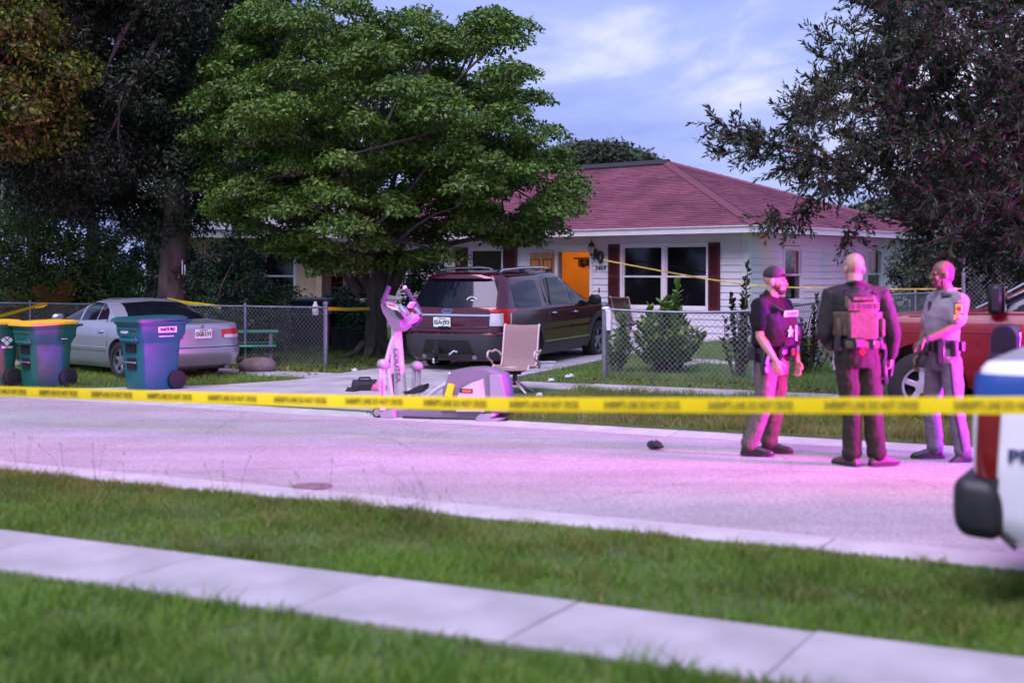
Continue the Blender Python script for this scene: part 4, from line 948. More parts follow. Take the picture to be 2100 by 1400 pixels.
# ------------------------------------------------------------------ elliptical trainer left on the kerb
ED = (.945, -.326); EO = (-1.59, 15.87)
el = thing("elliptical_trainer", "grey and white elliptical exercise machine standing at the kerb by the driveway", "exercise machine", (EO[0], EO[1], .008), math.atan2(ED[1], ED[0]))
def ep(px, py, v): u, z = VP(EO[0], EO[1], ED[0], ED[1], v)(px, py); return Vector((u, v, z))
m_eg = M("grey_plastic", (.17, .16, .185), .42, var=.06, scale=4, coat=.2); m_ew = M("white_enamel", (.50, .485, .50), .4, var=.05, scale=4, coat=.3); m_el = M("light_grey_plastic", (.30, .285, .31), .45, var=.06)
m_grip = M("foam_grip", (.05, .045, .07), .8, var=.2)
def epoly(pts, v): return [tuple(ep(x, y, v)[i] for i in (0, 2)) for x, y in pts]
def rprism(poly, v0, v1, e=.025, k=.94):
    cx_ = sum(p[0] for p in poly) / len(poly); cz_ = sum(p[1] for p in poly) / len(poly)
    sc = lambda f, v: [(cx_ + (x - cx_) * f, v, cz_ + (z - cz_) * f) for x, z in poly]
    return MB().loft([sc(k, v0), sc(1, v0 + e), sc(1, v1 - e), sc(k, v1)])
rprism(epoly([(812, 843), (990, 846), (992, 863), (814, 858)], .1), .10, .42, .01, .985).obj("base_rail", m_eg, el, 40)
MB().box((.95, .25, .012), (1.30, .40, .02)).obj("base_skid", m_black, el)
hp = [(902, 846), (906, 800), (921, 766), (927, 760), (945, 756.5), (975, 755), (1000, 758), (1012, 765), (1024, 769), (1031, 790), (1035, 815), (1032, 848)]
rprism(epoly(hp, .08), .06, .46, .05, .93).obj("flywheel_cover", m_eg, el, 50)
rprism(epoly([(934, 846), (938, 812), (948, 796), (966, 786), (990, 778), (994, 812), (993, 846)], .05), .045, .09, .012, .96).obj("side_panel", m_ew, el, 40)
rprism(epoly([(1003, 768), (1026, 770), (1036, 815), (1033, 846), (1006, 846)], .05), .05, .10, .02, .94).obj("side_panel", m_el, el, 40)
rprism(epoly([(943, 798), (969, 799), (969, 807), (943, 806)], .04), .035, .05, .004, .9).obj("badge", m_black, el)
rprism(epoly([(947, 800.5), (966, 801), (966, 805.5), (947, 805)], .034), .030, .045, .003, .9).obj("badge", m_orange, el)
rprism(epoly([(919, 787), (932, 790), (926, 816), (912, 812)], .04), .036, .05, .002, .98).obj("warning_label", m_yellow, el)
MB().tube([ep(921, 766, .2), ep(931, 772, .2), ep(935, 760, .2)], .008, 5).obj("cover_edge", m_chrome, el)
# mast
def bar(pts, r, v, n=10): return MB().tube([ep(x, y, v) for x, y in pts], r, n)
ms = MB(); A0, A1 = [ep(811, 660, .26), ep(826, 850, .26)]
dirm = (A1 - A0).normalized(); sx_ = Vector((dirm.z, 0, -dirm.x))
rings = []
for t, w, h in ((0, .058, .05), (.15, .066, .055), (.6, .068, .06), (1, .078, .07)):
    c = A0.lerp(A1, t); rings.append([c + sx_ * (w * math.cos(a)) * -1 + Vector((0, h * math.sin(a), 0)) for a in np.linspace(0, 2 * math.pi, 16, endpoint=False)])
ms.loft(rings).obj("mast", m_ew, el, 50)
Rm3 = Matrix((-sx_ * 0 + Vector((dirm.x, 0, dirm.z)), Vector((-dirm.z, 0, dirm.x)) * -1, Vector((0, -1, 0)))).transposed()
if Rm3.determinant() < 0: Rm3 = Matrix((Vector((dirm.x, 0, dirm.z)), Vector((dirm.z, 0, -dirm.x)) * -1, Vector((0, -1, 0)))).transposed()
cm = A0.lerp(A1, .47); text("COUTEA", .085, m_eg, "lettering", el, (cm.x, cm.y - .064, cm.z), Rm3, .002, 0, .42, .003)
bar([(807, 692), (800, 712), (794, 735), (791, 752)], .026, .06).obj("swing_arm", m_ew, el, 60)
bar([(806, 716), (804, 740), (804, 768)], .024, .40).obj("swing_arm", m_ew, el, 60); bar([(804, 768), (805, 800), (806, 812)], .022, .40).obj("swing_arm_foot", m_galv, el, 60)
for cx_, cy_, v in ((786, 748, .05), (855, 752, .45)):
    c = ep(cx_, cy_, v); pc_ = MB().ell(c, (.08, .07, .062), rotm(0, .25, 0)); pc_.obj("pivot_cap", m_el, el, 60)
bar([(782, 757), (784, 842)], .045, .05, 4).obj("pedal_strut", m_ew, el); bar([(796, 757), (807, 832)], .020, .07).obj("pedal_strut", m_ew, el, 60)
c = ep(776, 795, .0); text("COUTEA", .04, m_ink, "lettering", el, (ep(783, 800, .0).x, .0, ep(783, 800, .0).z), rotm(0, math.radians(90), 0) @ FACE, .001, 0, .26, .002)
bar([(849, 760), (846, 842)], .024, .45).obj("pedal_strut", m_ew, el, 60); bar([(859, 760), (858, 842)], .024, .47).obj("pedal_strut", m_ew, el, 60)
bar([(870, 820), (888, 805), (902, 795), (918, 788)], .024, .1).obj("pedal_arm", m_ew, el, 60)
rprism(epoly([(832, 803), (846, 800), (866, 790), (879, 787), (878, 797), (866, 806), (838, 809)], .2), .08, .24, .02, .92).obj("pedal", m_black, el, 50)
rprism(epoly([(770, 826), (800, 822), (830, 826), (836, 842), (772, 842)], .3), .14, .40, .03, .93).obj("drive_cover", m_el, el, 50)
# front roller and feet
c = ep(774, 847, .06)
for v in (.06, .46):
    w = MB(); rg_ = [(.001, -.018), (.05, -.018), (.06, -.016), (.06, .016), (.05, .018), (.001, .018)]; w.lathe(rg_, 20, (c.x, v, c.z), 'Y'); wo = w.obj("transport_wheel", m_rubber, el, 40)
    MB().lathe([(.001, -.021), (.042, -.021), (.042, .021), (.001, .021)], 16, (c.x, v, c.z), 'Y').obj("hub", m_el, wo, 40)
rprism(epoly([(780, 843), (812, 841), (814, 857), (786, 857)], .1), .02, .50, .03, .9).obj("front_foot", m_el, el, 50)
rprism(epoly([(978, 858), (986, 850), (1012, 848), (1016, 853), (1008, 858), (1034, 859), (1029, 863), (1012, 868), (984, 867)], .06), -.02, .52, .03, .9).obj("rear_foot", m_el, el, 50)
# console and handlebars
rprism(epoly([(786, 624), (791, 619), (818, 630), (829, 646), (832, 656), (826, 660), (831, 673), (818, 682), (808, 674), (800, 656), (790, 640)], .2), .10, .42, .03, .93).obj("console", m_eg, el, 50)
rprism(epoly([(791, 621.5), (812, 627), (820, 641), (815, 642), (793, 629)], .09), .092, .13, .004, .97).obj("console_panel", m_white, el)
rprism(epoly([(795, 623.5), (810, 627), (811, 629.5), (797, 627)], .085), .085, .11, .002, .97).obj("console_stripe", m_red, el)
rprism(epoly([(807, 636), (816, 638), (829, 655), (824, 657), (812, 647)], .09), .086, .12, .004, .97).obj("console_screen", m_black, el)
rprism(epoly([(833, 652), (842, 645), (851, 646), (854, 654), (849, 662), (836, 668), (828, 676), (824, 668)], .3), .22, .44, .05, .85).obj("console_head", m_el, el, 50)
rprism(epoly([(826, 643), (832, 640), (836, 655), (828, 672), (822, 668), (828, 655)], .3), .21, .45, .02, .95).obj("console_band", m_black, el, 50)
bar([(784, 621), (790, 608), (796, 594), (798, 589)], .027, .05).obj("hand_grip", m_grip, el, 60)
bar([(832, 594), (842, 609), (851, 622), (857, 632)], .027, .50).obj("hand_grip", m_grip, el, 60); MB().ell(ep(830, 592, .5), (.028, .028, .034)).obj("grip_end", m_ew, el, 50)
bar([(857, 632), (862, 644), (863, 655), (856, 664), (845, 669), (835, 671)], .022, .48).obj("handlebar", m_grip, el, 60)
bar([(819, 627), (825, 635), (831, 642)], .026, .10).obj("pulse_grip", m_chrome, el, 60); bar([(851, 632), (857, 640), (861, 646)], .024, .44).obj("pulse_grip", m_chrome, el, 60)
rprism(epoly([(837, 630), (843, 620), (846, 622), (840, 633)], .3), .26, .40, .01, .95).obj("bottle_holder", m_ew, el)
MB().tube([ep(774, 852, .2), ep(762, 850, .25), ep(756, 845, .3), ep(748, 850, .35), ep(742, 846, .4)], .006, 5).obj("power_cord", m_black, el)

# ------------------------------------------------------------------ sling chairs
m_sling = M("woven_sling", (.25, .17, .15), .8, var=.25, scale=60, bump=.4, bscale=220, stretch=(1, 3, 3)); m_slingb = M("brown_sling", (.13, .085, .07), .8, var=.2, scale=50, bump=.3)
m_tan = M("tan_enamel", (.52, .44, .40), .45, var=.08)
def chair(label, x, y, rz, z=None, ms=m_sling, H=1.0):
    r = thing("patio_chair", label, "chair", (x, y, gzxy(x, y) if z is None else z), rz)
    prof = [(-.27, .345), (-.255, .385), (-.20, .405), (0, .385), (.15, .375), (.23, .40), (.28, .50), (.34, .70), (.385, .86), (.41, .93), (.44, .955), (.475, .94)]
    w = .245; mb = MB(); vs = []
    for s_, (yy, zz) in [(k, p) for k in (0, 1) for p in prof]: pass
    A = [(-w, yy, zz) for yy, zz in prof]; Bq = [(w, yy, zz) for yy, zz in prof]; D = [(0, yy + .012, zz - .012) for yy, zz in prof]; n = len(prof)
    mb.add(A + D + Bq, [(i, i + 1, n + i + 1, n + i) for i in range(n - 1)] + [(n + i, n + i + 1, 2 * n + i + 1, 2 * n + i) for i in range(n - 1)])
    mb.obj("sling", ms, r, 60)
    for s in (-1, 1):
        MB().tube([(s * (w + .008), yy, zz) for yy, zz in prof], .014, 8).obj("side_rail", m_tan, r, 60)
        MB().tube([(s * .25, .18, .37), (s * .33, .10, .36), (s * .335, -.02, .45), (s * .335, -.2, .50), (s * .335, -.245, .53), (s * .335, -.235, .575), (s * .335, -.17, .60), (s * .335, .02, .585), (s * .33, .18, .60), (s * .30, .26, .57), (s * .265, .27, .52)], .015, 8).obj("armrest", m_tan, r, 60)
    fr_ = MB(); fr_.tube([(-w, .15, .36), (w, .15, .36)], .014, 6); fr_.tube([(-w, -.22, .375), (w, -.22, .375)], .014, 6); fr_.obj("cross_bar", m_tan, r)
    sp_ = MB(); sp_.lathe([(.09, .0), (.10, .03), (.12, .035), (.10, .06)], 12, (0, 0, .27)); sp_.lathe([(.03, .12), (.035, .28)], 10)
    for k in range(8): a = k * .785; sp_.tube([(.04 * math.cos(a), .04 * math.sin(a), .3), (.19 * math.cos(a), .19 * math.sin(a), .34)], .014, 5)
    sp_.obj("swivel_base", m_iron, r)
    for k in range(4):
        a = math.radians(45 + 90 * k); MB().tube([(.03 * math.cos(a), .03 * math.sin(a), .17), (.16 * math.cos(a), .16 * math.sin(a), .09), (.30 * math.cos(a), .30 * math.sin(a), .02)], [.02, .018, .014], 6).obj("leg", m_tan, r, 60)
    return r
g = gnd(1056, 811); chair("tan sling swivel chair left beside the driveway behind the exercise machine", g.x, g.y, math.radians(-14), .03)
hp_ = fw(1332, 600); v = Vector((HO[0] + hp_[0] * .746 - .75 * .666, HO[1] - hp_[0] * .666 - .75 * .746, 0)); chair("brown sling chair on the porch below the big window", v.x, v.y, HRZ + math.radians(180), .22, m_slingb)

# ------------------------------------------------------------------ mailbox
mbq = Vector((.369 * 13.25, 13.25, 0)); mbx = thing("mailbox", "black kerbside mailbox on a post with its door hanging open", "mailbox", (mbq.x, mbq.y, .04), RD)
arch = [(-.125, 0), (-.125, .15)] + [(.125 * math.cos(a), .15 + .125 * math.sin(a)) for a in np.linspace(math.pi, 0, 13)[1:-1]] + [(.125, .15), (.125, 0)]
def aring(y, k=1.0, dz=0): return [(x * k, y, .90 + .0 + (z - .1) * k + .1 + dz) for x, z in arch]
m_mail = M("black_mailbox_paint", (.018, .017, .024), .4, var=.2, coat=.2)
MB().loft([aring(-.26, .93), aring(-.26), aring(.26), aring(.26, .5)], cap=True).obj("box", m_mail, mbx, 40)
MB().loft([aring(-.262, .90), aring(-.2605, .90)]).obj("opening", m_seam, mbx)
dd = MB().loft([aring(-.012), aring(.0)]); R = rotm(math.radians(98), 0, 0); dd.v = [tuple(R @ Vector((x, y, z - .90)) + Vector((0, -.265, .90))) for x, y, z in dd.v]; dd.obj("door", m_mail, mbx, 40)
text("7", .17, m_white, "lettering", mbx, (.128, -.02, 1.02), rotm(0, 0, math.radians(90)) @ FACE, .001, 0, .10, .012)
fl = MB(); fl.box((.135, .12, 1.05), (.006, .03, .18)); fl.box((.135, .16, 1.13), (.006, .10, .05)); fl.obj("flag", m_red, mbx)
MB().box((0, .05, .42), (.095, .095, .98)).box((0, .0, .885), (.12, .42, .03)).obj("post", M("weathered_post", (.16, .12, .10), .9, var=.3, scale=5, stretch=(6, 6, 1)), mbx)

# ------------------------------------------------------------------ barrier tape
def tape(name, label, pts, txt, w=.076, tsize=.05, period=.6, off=0, group=None, wave=.006, tilt=0.0, m=None):
    r = thing(name, label, "barrier tape", (0, 0, 0), 0, group)
    P = [Vector(p) for p in pts]; d = [0]
    for a, b in zip(P, P[1:]): d.append(d[-1] + (b - a).length)
    def pos(s): return Vector([np.interp(s, d, [p[i] for p in P]) for i in range(3)])
    n = max(24, int(d[-1] / .15)); vs = []; nrm = []
    for i in range(n + 1):
        s = d[-1] * i / n; p = pos(s); t = (pos(min(s + .05, d[-1])) - pos(max(s - .05, 0))).normalized(); side = Vector((t.y, -t.x, 0)).normalized()
        up = t.cross(side) * -1
        if up.z < 0: up = -up
        tw = tilt + math.sin(s * 1.1) * .12
        u2 = up * math.cos(tw) + side * math.sin(tw); wv = side * wave * math.sin(s * 3.1)
        vs += [p - u2 * w / 2 + wv, p + wv + side * .003, p + u2 * w / 2 + wv]
    MB().add(vs, [q for i in range(n) for q in ((3 * i, 3 * i + 1, 3 * i + 4, 3 * i + 3), (3 * i + 1, 3 * i + 2, 3 * i + 5, 3 * i + 4))]).obj("ribbon", m or m_yellow, r, 60)
    if txt:
        first = None; s = off
        while s < d[-1] - period * .4:
            p = pos(s + period * .38); t = (pos(min(s + period * .8, d[-1])) - pos(s)).normalized(); side = Vector((t.y, -t.x, 0)).normalized(); up = side.cross(t)
            R = Matrix((t, up, side)).transposed()
            tw = tilt + math.sin((s + period * .38) * 1.1) * .12; R = R @ rotm(-tw, 0, 0)
            loc = p + side * (.006 + wave)
            if first is None: first = text(txt, tsize, m_ink, "lettering", r, loc, R, .0006, .1, period * .74, .0)
            else:
                o = first.copy(); C.objects.link(o); o.parent = r; Rm = R.to_4x4(); Rm.translation = loc; o.matrix_local = Rm
            s += period
    return r
tp = [(-640, 778, 14.5), (-300, 790, 11.2), (0, 802, 10), (350, 813, 8.88), (700, 822, 7.99), (1050, 829, 7.26), (1500, 831, 6.5), (2100, 831, 5.7), (2700, 828, 5.08), (4200, 815, 3.99), (7600, 780, 2.68)]
tape("barrier_tape", "yellow police tape stretched across the foreground in front of the officers", [at(*p) for p in tp], "SHERIFF'S LINE DO NOT CROSS", wave=.002, off=.1)
tp2 = [(1237, 533, 32.0), (1300, 545, 31.3), (1380, 560, 30.5), (1450, 572, 29.9), (1540, 585, 29.2), (1640, 590, 28.7), (1750, 592, 28.2), (1860, 593, 27.7), (1976, 592, 27.14)]
tape("barrier_tape", "thin yellow police tape running from the porch lantern to the tall fence", [at(*p) for p in tp2], "SHERIFF'S LINE DO NOT CROSS", tsize=.024, off=1.9, w=.034, wave=.003, m=M('pale_tape_film', (.66, .52, .10), .5, var=.05))  # paler, duller yellow than the near tape
a_ = left_pts[2]; tape("barrier_tape", "yellow tape tied to the fence rail behind the left bins", [at(-60, 664, 24.5), at(30, 640, 25.5), at(98, 621, 26.3), at(90, 627, 26.25), at(70, 629, 26.3)], None, w=.06)
tape("barrier_tape", "yellow tape wrapped at the dark trunk and along the fence rail", [at(343, 613, 26.2), at(372, 619, 26.0), at(405, 623, 25.6), at(452, 629, 25.0)], None, w=.06)
tape("barrier_tape", "short yellow tape between the gate post and the leafy tree", [at(672, 633, 23.2), at(712, 634, 24.3), at(758, 633, 25.3)], None, w=.06)

# ------------------------------------------------------------------ litter and small things about the drive
m_bag = M("black_nylon", (.014, .013, .020), .75, var=.25, bump=.4, bscale=40)
g = gnd(748, 803, .04); bg_ = thing("tool_bag", "black soft tool bag sitting behind the exercise machine", "bag", (g.x, g.y, .03), .2)
mb = MB(); mb.loft([[(x * k, y * k2, z) for x, y in ((-.17, -.11), (.17, -.11), (.19, 0), (.17, .11), (-.17, .11), (-.19, 0))] for k, k2, z in ((.95, 1, 0), (1.0, 1.05, .08), (.97, .85, .14), (.9, .4, .175), (.88, .15, .185))]); mb.obj("body", m_bag, bg_, 40)
for s in (-1, 1): MB().tube([(-.09, s * .04, .16), (-.07, s * .05, .21), (.07, s * .05, .21), (.09, s * .04, .16)], .012, 6).obj("handle", m_bag, bg_, 60)
MB().box((.0, -.115, .08), (.18, .02, .10), bev=.01).obj("pocket", m_bag, bg_)
def crumple(name, label, cat, px, py, size, m, z=.05, asp=(1, .7, .5)):
    g = gnd(px, py, z); mb = MB().ell((0, 0, size * asp[2] * .5), (size * asp[0] * .5, size * asp[1] * .5, size * asp[2] * .5), None, 12, 8)
    mb.v = [(x * (1 + .5 * (random.random() - .5)), y * (1 + .5 * (random.random() - .5)), max(0, z_ * (1 + .7 * (random.random() - .5)))) for x, y, z_ in mb.v]
    o = mb.obj(name, m, None, 30); o.location = (g.x, g.y, z); o.rotation_euler = (0, 0, random.random() * 6); return tag(o, label, cat)
m_paper = M("white_paper", (.62, .6, .62), .8, var=.1)
crumple("litter_paper", "crumpled white paper lying on the verge beside the chair", "litter", 1107, 814, .11, m_paper)
crumple("litter_paper", "white rag dropped on the drive edge left of the gate post", "litter", 1168, 777, .14, m_paper)
crumple("litter_paper", "small white scrap on the lawn below the maroon vehicle's tail", "litter", 1130, 783, .1, m_paper)
crumple("dark_rag", "small black rag lying in the middle of the road", "litter", 1343, 921, .17, m_bag, .012, (1, .6, .45))
crumple("folded_jacket", "black cloth lying behind the machine's base", "cloth", 722, 806, .3, m_bag, .03, (1, .6, .25))
crumple("pink_cloth", "pink cloth bundle beside the black bag", "cloth", 777, 806, .22, M("pink_cloth", (.6, .12, .3), .8, var=.2), .03, (1, .7, .6))
crumple("litter_paper", "white scrap on the grass beside the tree roots", "litter", 727, 763, .12, m_paper)
g = gnd(1121, 759, .05); MB_ = MB().box((0, 0, .07), (.27, .16, .12), bev=.02).box((0, 0, .135), (.29, .18, .02), bev=.008); o = tag(MB_.obj("plastic_tub", M("clear_plastic", (.55, .57, .6), .15, var=.05, spec=.6)), "pale plastic tub sitting on the drive beside the vehicle", "tub"); o.location = (g.x, g.y, .06); o.rotation_euler = (0, 0, .4)
g = gnd(528, 762, .05); mb = MB().ell((0, 0, .10), (.34, .22, .15), None, 14, 9); mb.v = [(x * (1 + .14 * (random.random() - .5)), y, z * (1 + .2 * (random.random() - .5))) for x, y, z in mb.v]; o = tag(mb.obj("rock", M("brown_rock", (.16, .12, .11), .95, var=.3, scale=5, bump=.6, bscale=14), None, 50), "brown rock lying at the foot of the fence", "rock"); o.location = (g.x, g.y, .04)
pt = c0; mb = MB(); prs = []
for k, (dx, z) in enumerate([(.0, .0), (.02, -.05), (.03, -.14), (.03, -.24), (.035, -.33)]): prs.append([(.045 + dx + .045 * math.cos(a) * (1 + .2 * math.sin(3 * a + k)), .05 * math.sin(a) * (1 + .15 * math.sin(2 * a + k)), z) for a in np.linspace(0, 2 * math.pi, 12, endpoint=False)])
mb.loft(prs); mb.ell((.02, 0, .01), (.07, .05, .03)); o = tag(mb.obj("towel", M("white_towel", (.68, .66, .68), .9, var=.08, bump=.5, bscale=40), None, 60), "white towel hanging on the fence post right of the driveway", "towel"); o.location = (pt[0], pt[1] - .02, 1.16); o.rotation_euler = (0, 0, RD)
# green picnic table, barbecue and planters inside the left fence
g = gnd(578, 722, .09); pn = thing("picnic_table", "green plastic picnic table with benches behind the fence", "table", (g.x, 24.6, .09), math.radians(10))
m_pg = M("green_tabletop", (.05, .28, .17), .5, var=.15); m_pp = M("purple_grey_leg", (.16, .12, .17), .7, var=.2)
MB().box((0, 0, .56), (.92, .62, .04), bev=.015).obj("tabletop", m_pg, pn)
for s in (-1, 1):
    MB().box((0, s * .52, .32), (.84, .24, .035), bev=.012).obj("bench", m_pg, pn); MB().prism([(-.62, .0), (-.5, .0), (-.28, .54), (.28, .54), (.5, .0), (.62, .0), (.40, .33), (-.40, .33)], -.03 + s * .32, .03 + s * .32, 'YZ').obj("leg", m_pp, pn)
g = at(648, 610, 27.5); q_ = thing("barbecue_grill", "black covered barbecue grill standing behind the gate post", "grill", (g.x, g.y, .15), math.radians(-20))
MB().box((0, 0, .42), (.95, .5, .62), bev=.03).obj("cabinet", m_black, q_, 40); MB().loft([[(x, .27 * math.cos(a) * (1 - .1 * (abs(x) > .45)), .75 + .33 * math.sin(a)) for a in np.linspace(0, math.pi, 10)] for x in (-.49, -.47, .47, .49)]).obj("lid", M("dark_teal_enamel", (.012, .03, .04), .35), q_, 40)
MB().tube([(-.3, -.33, .86), (.3, -.33, .86)], .015, 6).obj("handle", m_galv, q_)
m_pot = M("dark_pot", (.03, .03, .034), .7, var=.2)
for px, Y, lab in ((698, 27.3, "dark tall planter pot nearest the shutter, left of the leafy tree"), (728, 26.8, "dark planter pot right behind the trunk of the leafy tree")):
    g = at(px, 690, Y); o = tag(MB().lathe([(.001, 0), (.2, 0), (.27, .45), (.29, .47), (.29, .5), (.24, .5), (.22, .42), (.001, .42)], 20).obj("plant_pot", m_pot, None, 40), lab, "pot", "planter pots by the tree"); o.location = (g.x, g.y, .14)
g = at(648, 640, 23.6); o = tag(MB().lathe([(.001, 0), (.05, 0), (.055, .02), (.055, .16), (.03, .2), (.025, .24), (.001, .24)], 14).obj("white_bottle", m_white, None, 40), "white plastic bottle hung on the fence rail beside the gate post", "bottle"); o.location = (g.x, g.y - .06, g.z - .05)
# manhole-like iron cover and oil stains are flat on the road
g = gnd(640, 998); o = tag(MB().lathe([(.001, 0), (.16, 0), (.165, .006), (.001, .006)], 24).obj("valve_cover", M("rusty_iron", (.17, .12, .12), .9, var=.3, bump=.6), None, 40), "round iron valve cover set in the near edge of the road", "cover"); o.location = (g.x, g.y, .004)
# ------------------------------------------------------------------ the three officers
def remesh(name, mb, voxel, m, parent, sm=3, disp=None):
    me = mb.mesh(name); o = link("tmp", me)
    r = o.modifiers.new("r", 'REMESH'); r.mode = 'VOXEL'; r.voxel_size = voxel; r.use_smooth_shade = True
    s = o.modifiers.new("s", 'SMOOTH'); s.factor = .5; s.iterations = sm
    if disp:
        t = bpy.data.textures.new("folds", 'CLOUDS'); t.noise_scale = disp[1]; t.noise_depth = 2
        d = o.modifiers.new("d", 'DISPLACE'); d.texture = t; d.strength = disp[0]; d.mid_level = .5; d.texture_coords = 'LOCAL'
    dg = bpy.context.evaluated_depsgraph_get(); me2 = bpy.data.meshes.new_from_object(o.evaluated_get(dg)); me2.name = name
    bpy.data.objects.remove(o); me2.materials.clear(); me2.materials.append(m)
    me2.polygons.foreach_set('use_smooth', [True] * len(me2.polygons)); return link(name, me2, None, parent)
def cap(mb, pts, r, n=14):
    pts = [Vector(p) for p in pts]; mb.tube(pts, r, n)
    for p, q in ((pts[0], r[0]), (pts[-1], r[-1])): mb.ell(p, (q, q, q), None, 12, 8)
def etube(mb, rows, n=24):
    """rows: (centre, lateral vector, forward vector, half width, half depth)"""
    mb.loft([[c + l * a * math.cos(t) + f * b * math.sin(t) * (1 if True else 1) for t in np.linspace(0, 2 * math.pi, n, endpoint=False)] for c, l, f, a, b in rows])
UPV = Vector((0, 0, 1))
def frame(f): f = Vector(f).normalized(); l = UPV.cross(f).normalized(); u = f.cross(l); return l, f, u
def fmat(f): l, f, u = frame(f); return Matrix((l, f, u)).transposed()
def hand(mb, w, d, n, t, curl=.6, s=1.0):
    d = Vector(d).normalized(); n = Vector(n); n = (n - d * n.dot(d)).normalized(); t = Vector(t); t = (t - d * t.dot(d) - n * t.dot(n)).normalized(); w = Vector(w)
    etube(mb, [(w + d * k * s, t, n, a * s, b * s) for k, a, b in ((-.02, .026, .021), (.0, .028, .020), (.035, .038, .018), (.07, .042, .016), (.092, .040, .012))], 14)
    for o, ln, cu in ((.032, .068, 1.0), (.011, .078, 1.05), (-.011, .074, 1.15), (-.032, .058, 1.3)):
        p = w + (d * .086 + t * o) * s; a = curl * cu * .5; pts = [w + (d * .06 + t * o * .9) * s, p]
        for k in range(3):
            dd = d * math.cos(a) + n * math.sin(a) + t * o * .6; p = p + dd.normalized() * ln * s / 3 * (1.15, 1, .85)[k]; pts.append(p); a += curl * cu * .55
        mb.tube(pts, [.0095 * s, .0095 * s, .009 * s, .0082 * s, .0066 * s], 8); mb.ell(pts[-1], (.0066 * s,) * 3, None, 8, 6)
    p = w + (d * .02 + t * .026) * s; pts = [p]
    for k in range(3):
        dd = (d * .75 + t * (.75 - .3 * k) + n * (.25 + .25 * k)).normalized(); p = p + dd * (.038, .032, .026)[k] * s; pts.append(p)
    mb.tube(pts, [.015 * s, .0125 * s, .0105 * s, .008 * s], 8); mb.ell(pts[-1], (.008 * s,) * 3, None, 8, 6)
def headpts(mb, c, hf, k=1.0):
    l, f, u = frame(hf); R = Matrix((l, f, u)).transposed(); c = Vector(c); P = lambda a, b, d: c + (l * a + f * b + u * d) * k
    E = lambda p, r: mb.ell(p, tuple(q * k for q in r), R, 20, 14)
    E(P(0, -.014, .032), (.074, .096, .088)); E(P(0, .016, -.03), (.060, .074, .088)); E(P(0, .050, -.088), (.040, .040, .028)); E(P(0, .028, -.07), (.055, .055, .045))
    E(P(0, .074, .014), (.052, .016, .012)); E(P(0, .094, -.012), (.009, .012, .026)); E(P(0, .103, -.032), (.016, .016, .012)); E(P(0, .088, -.064), (.024, .011, .007)); E(P(0, .086, -.074), (.020, .011, .006))
    for s in (-1, 1): E(P(s * .040, .066, -.028), (.022, .018, .018)); E(P(s * .076, -.012, -.018), (.011, .022, .032)); E(P(s * .082, -.022, -.01), (.006, .014, .022))
    cap(mb, [P(0, -.018, -.06), P(0, -.026, -.13)], [.058 * k, .062 * k]); return P, R
def face_parts(par, P, R, k, m_brow, beard=None, bald=True):
    for s in (-1, 1):
        MB().ell(P(s * .031, .076, -.006), (.010 * k, .006 * k, .005 * k), R).obj("eye", m_eye, par, 60)
        MB().ell(P(s * .032, .086, .014), (.018 * k, .006 * k, .004 * k), R).obj("eyebrow", m_brow, par, 60)
m_eye = M("eye", (.05, .045, .045), .2)
def shoe(mb, ank, toe, L_=.29, tip=0.0, roll=0):
    t = Vector((toe[0], toe[1], 0)).normalized(); s = Vector((-t.y, t.x, 0)); d = (t * math.cos(tip) - UPV * math.sin(tip)); u = (UPV * math.cos(tip) + t * math.sin(tip)); heel = Vector(ank) - d * .075 - u * (ank_h)
    rows = []
    for k, a, h in ((.0, .026, .05), (.02, .036, .085), (.07, .041, .105), (.12, .041, .098), (.17, .046, .078), (.22, .050, .060), (.265, .043, .048), (.29, .022, .034)):
        c = heel + d * k * (L_ / .29) + u * h / 2; rows.append([c + s * a * math.copysign(abs(math.cos(q)) ** .7, math.cos(q)) + u * h * .5 * math.copysign(abs(math.sin(q)) ** .6, math.sin(q)) for q in np.linspace(0, 2 * math.pi, 16, endpoint=False)])
    mb.loft(rows); cap(mb, [heel + d * .07 + u * .08, heel + d * .06 + u * .17], [.045, .047])
    sole = MB(); sole.loft([[heel + d * (k * L_ / .29 - .004) + s * a * sg + u * z for sg, z in ((-1, -.004), (1, -.004), (1, .022), (-1, .022))] for k, a in ((0, .026), (.03, .038), (.12, .042), (.2, .051), (.26, .046), (.298, .024))])
    return sole
ank_h = .085
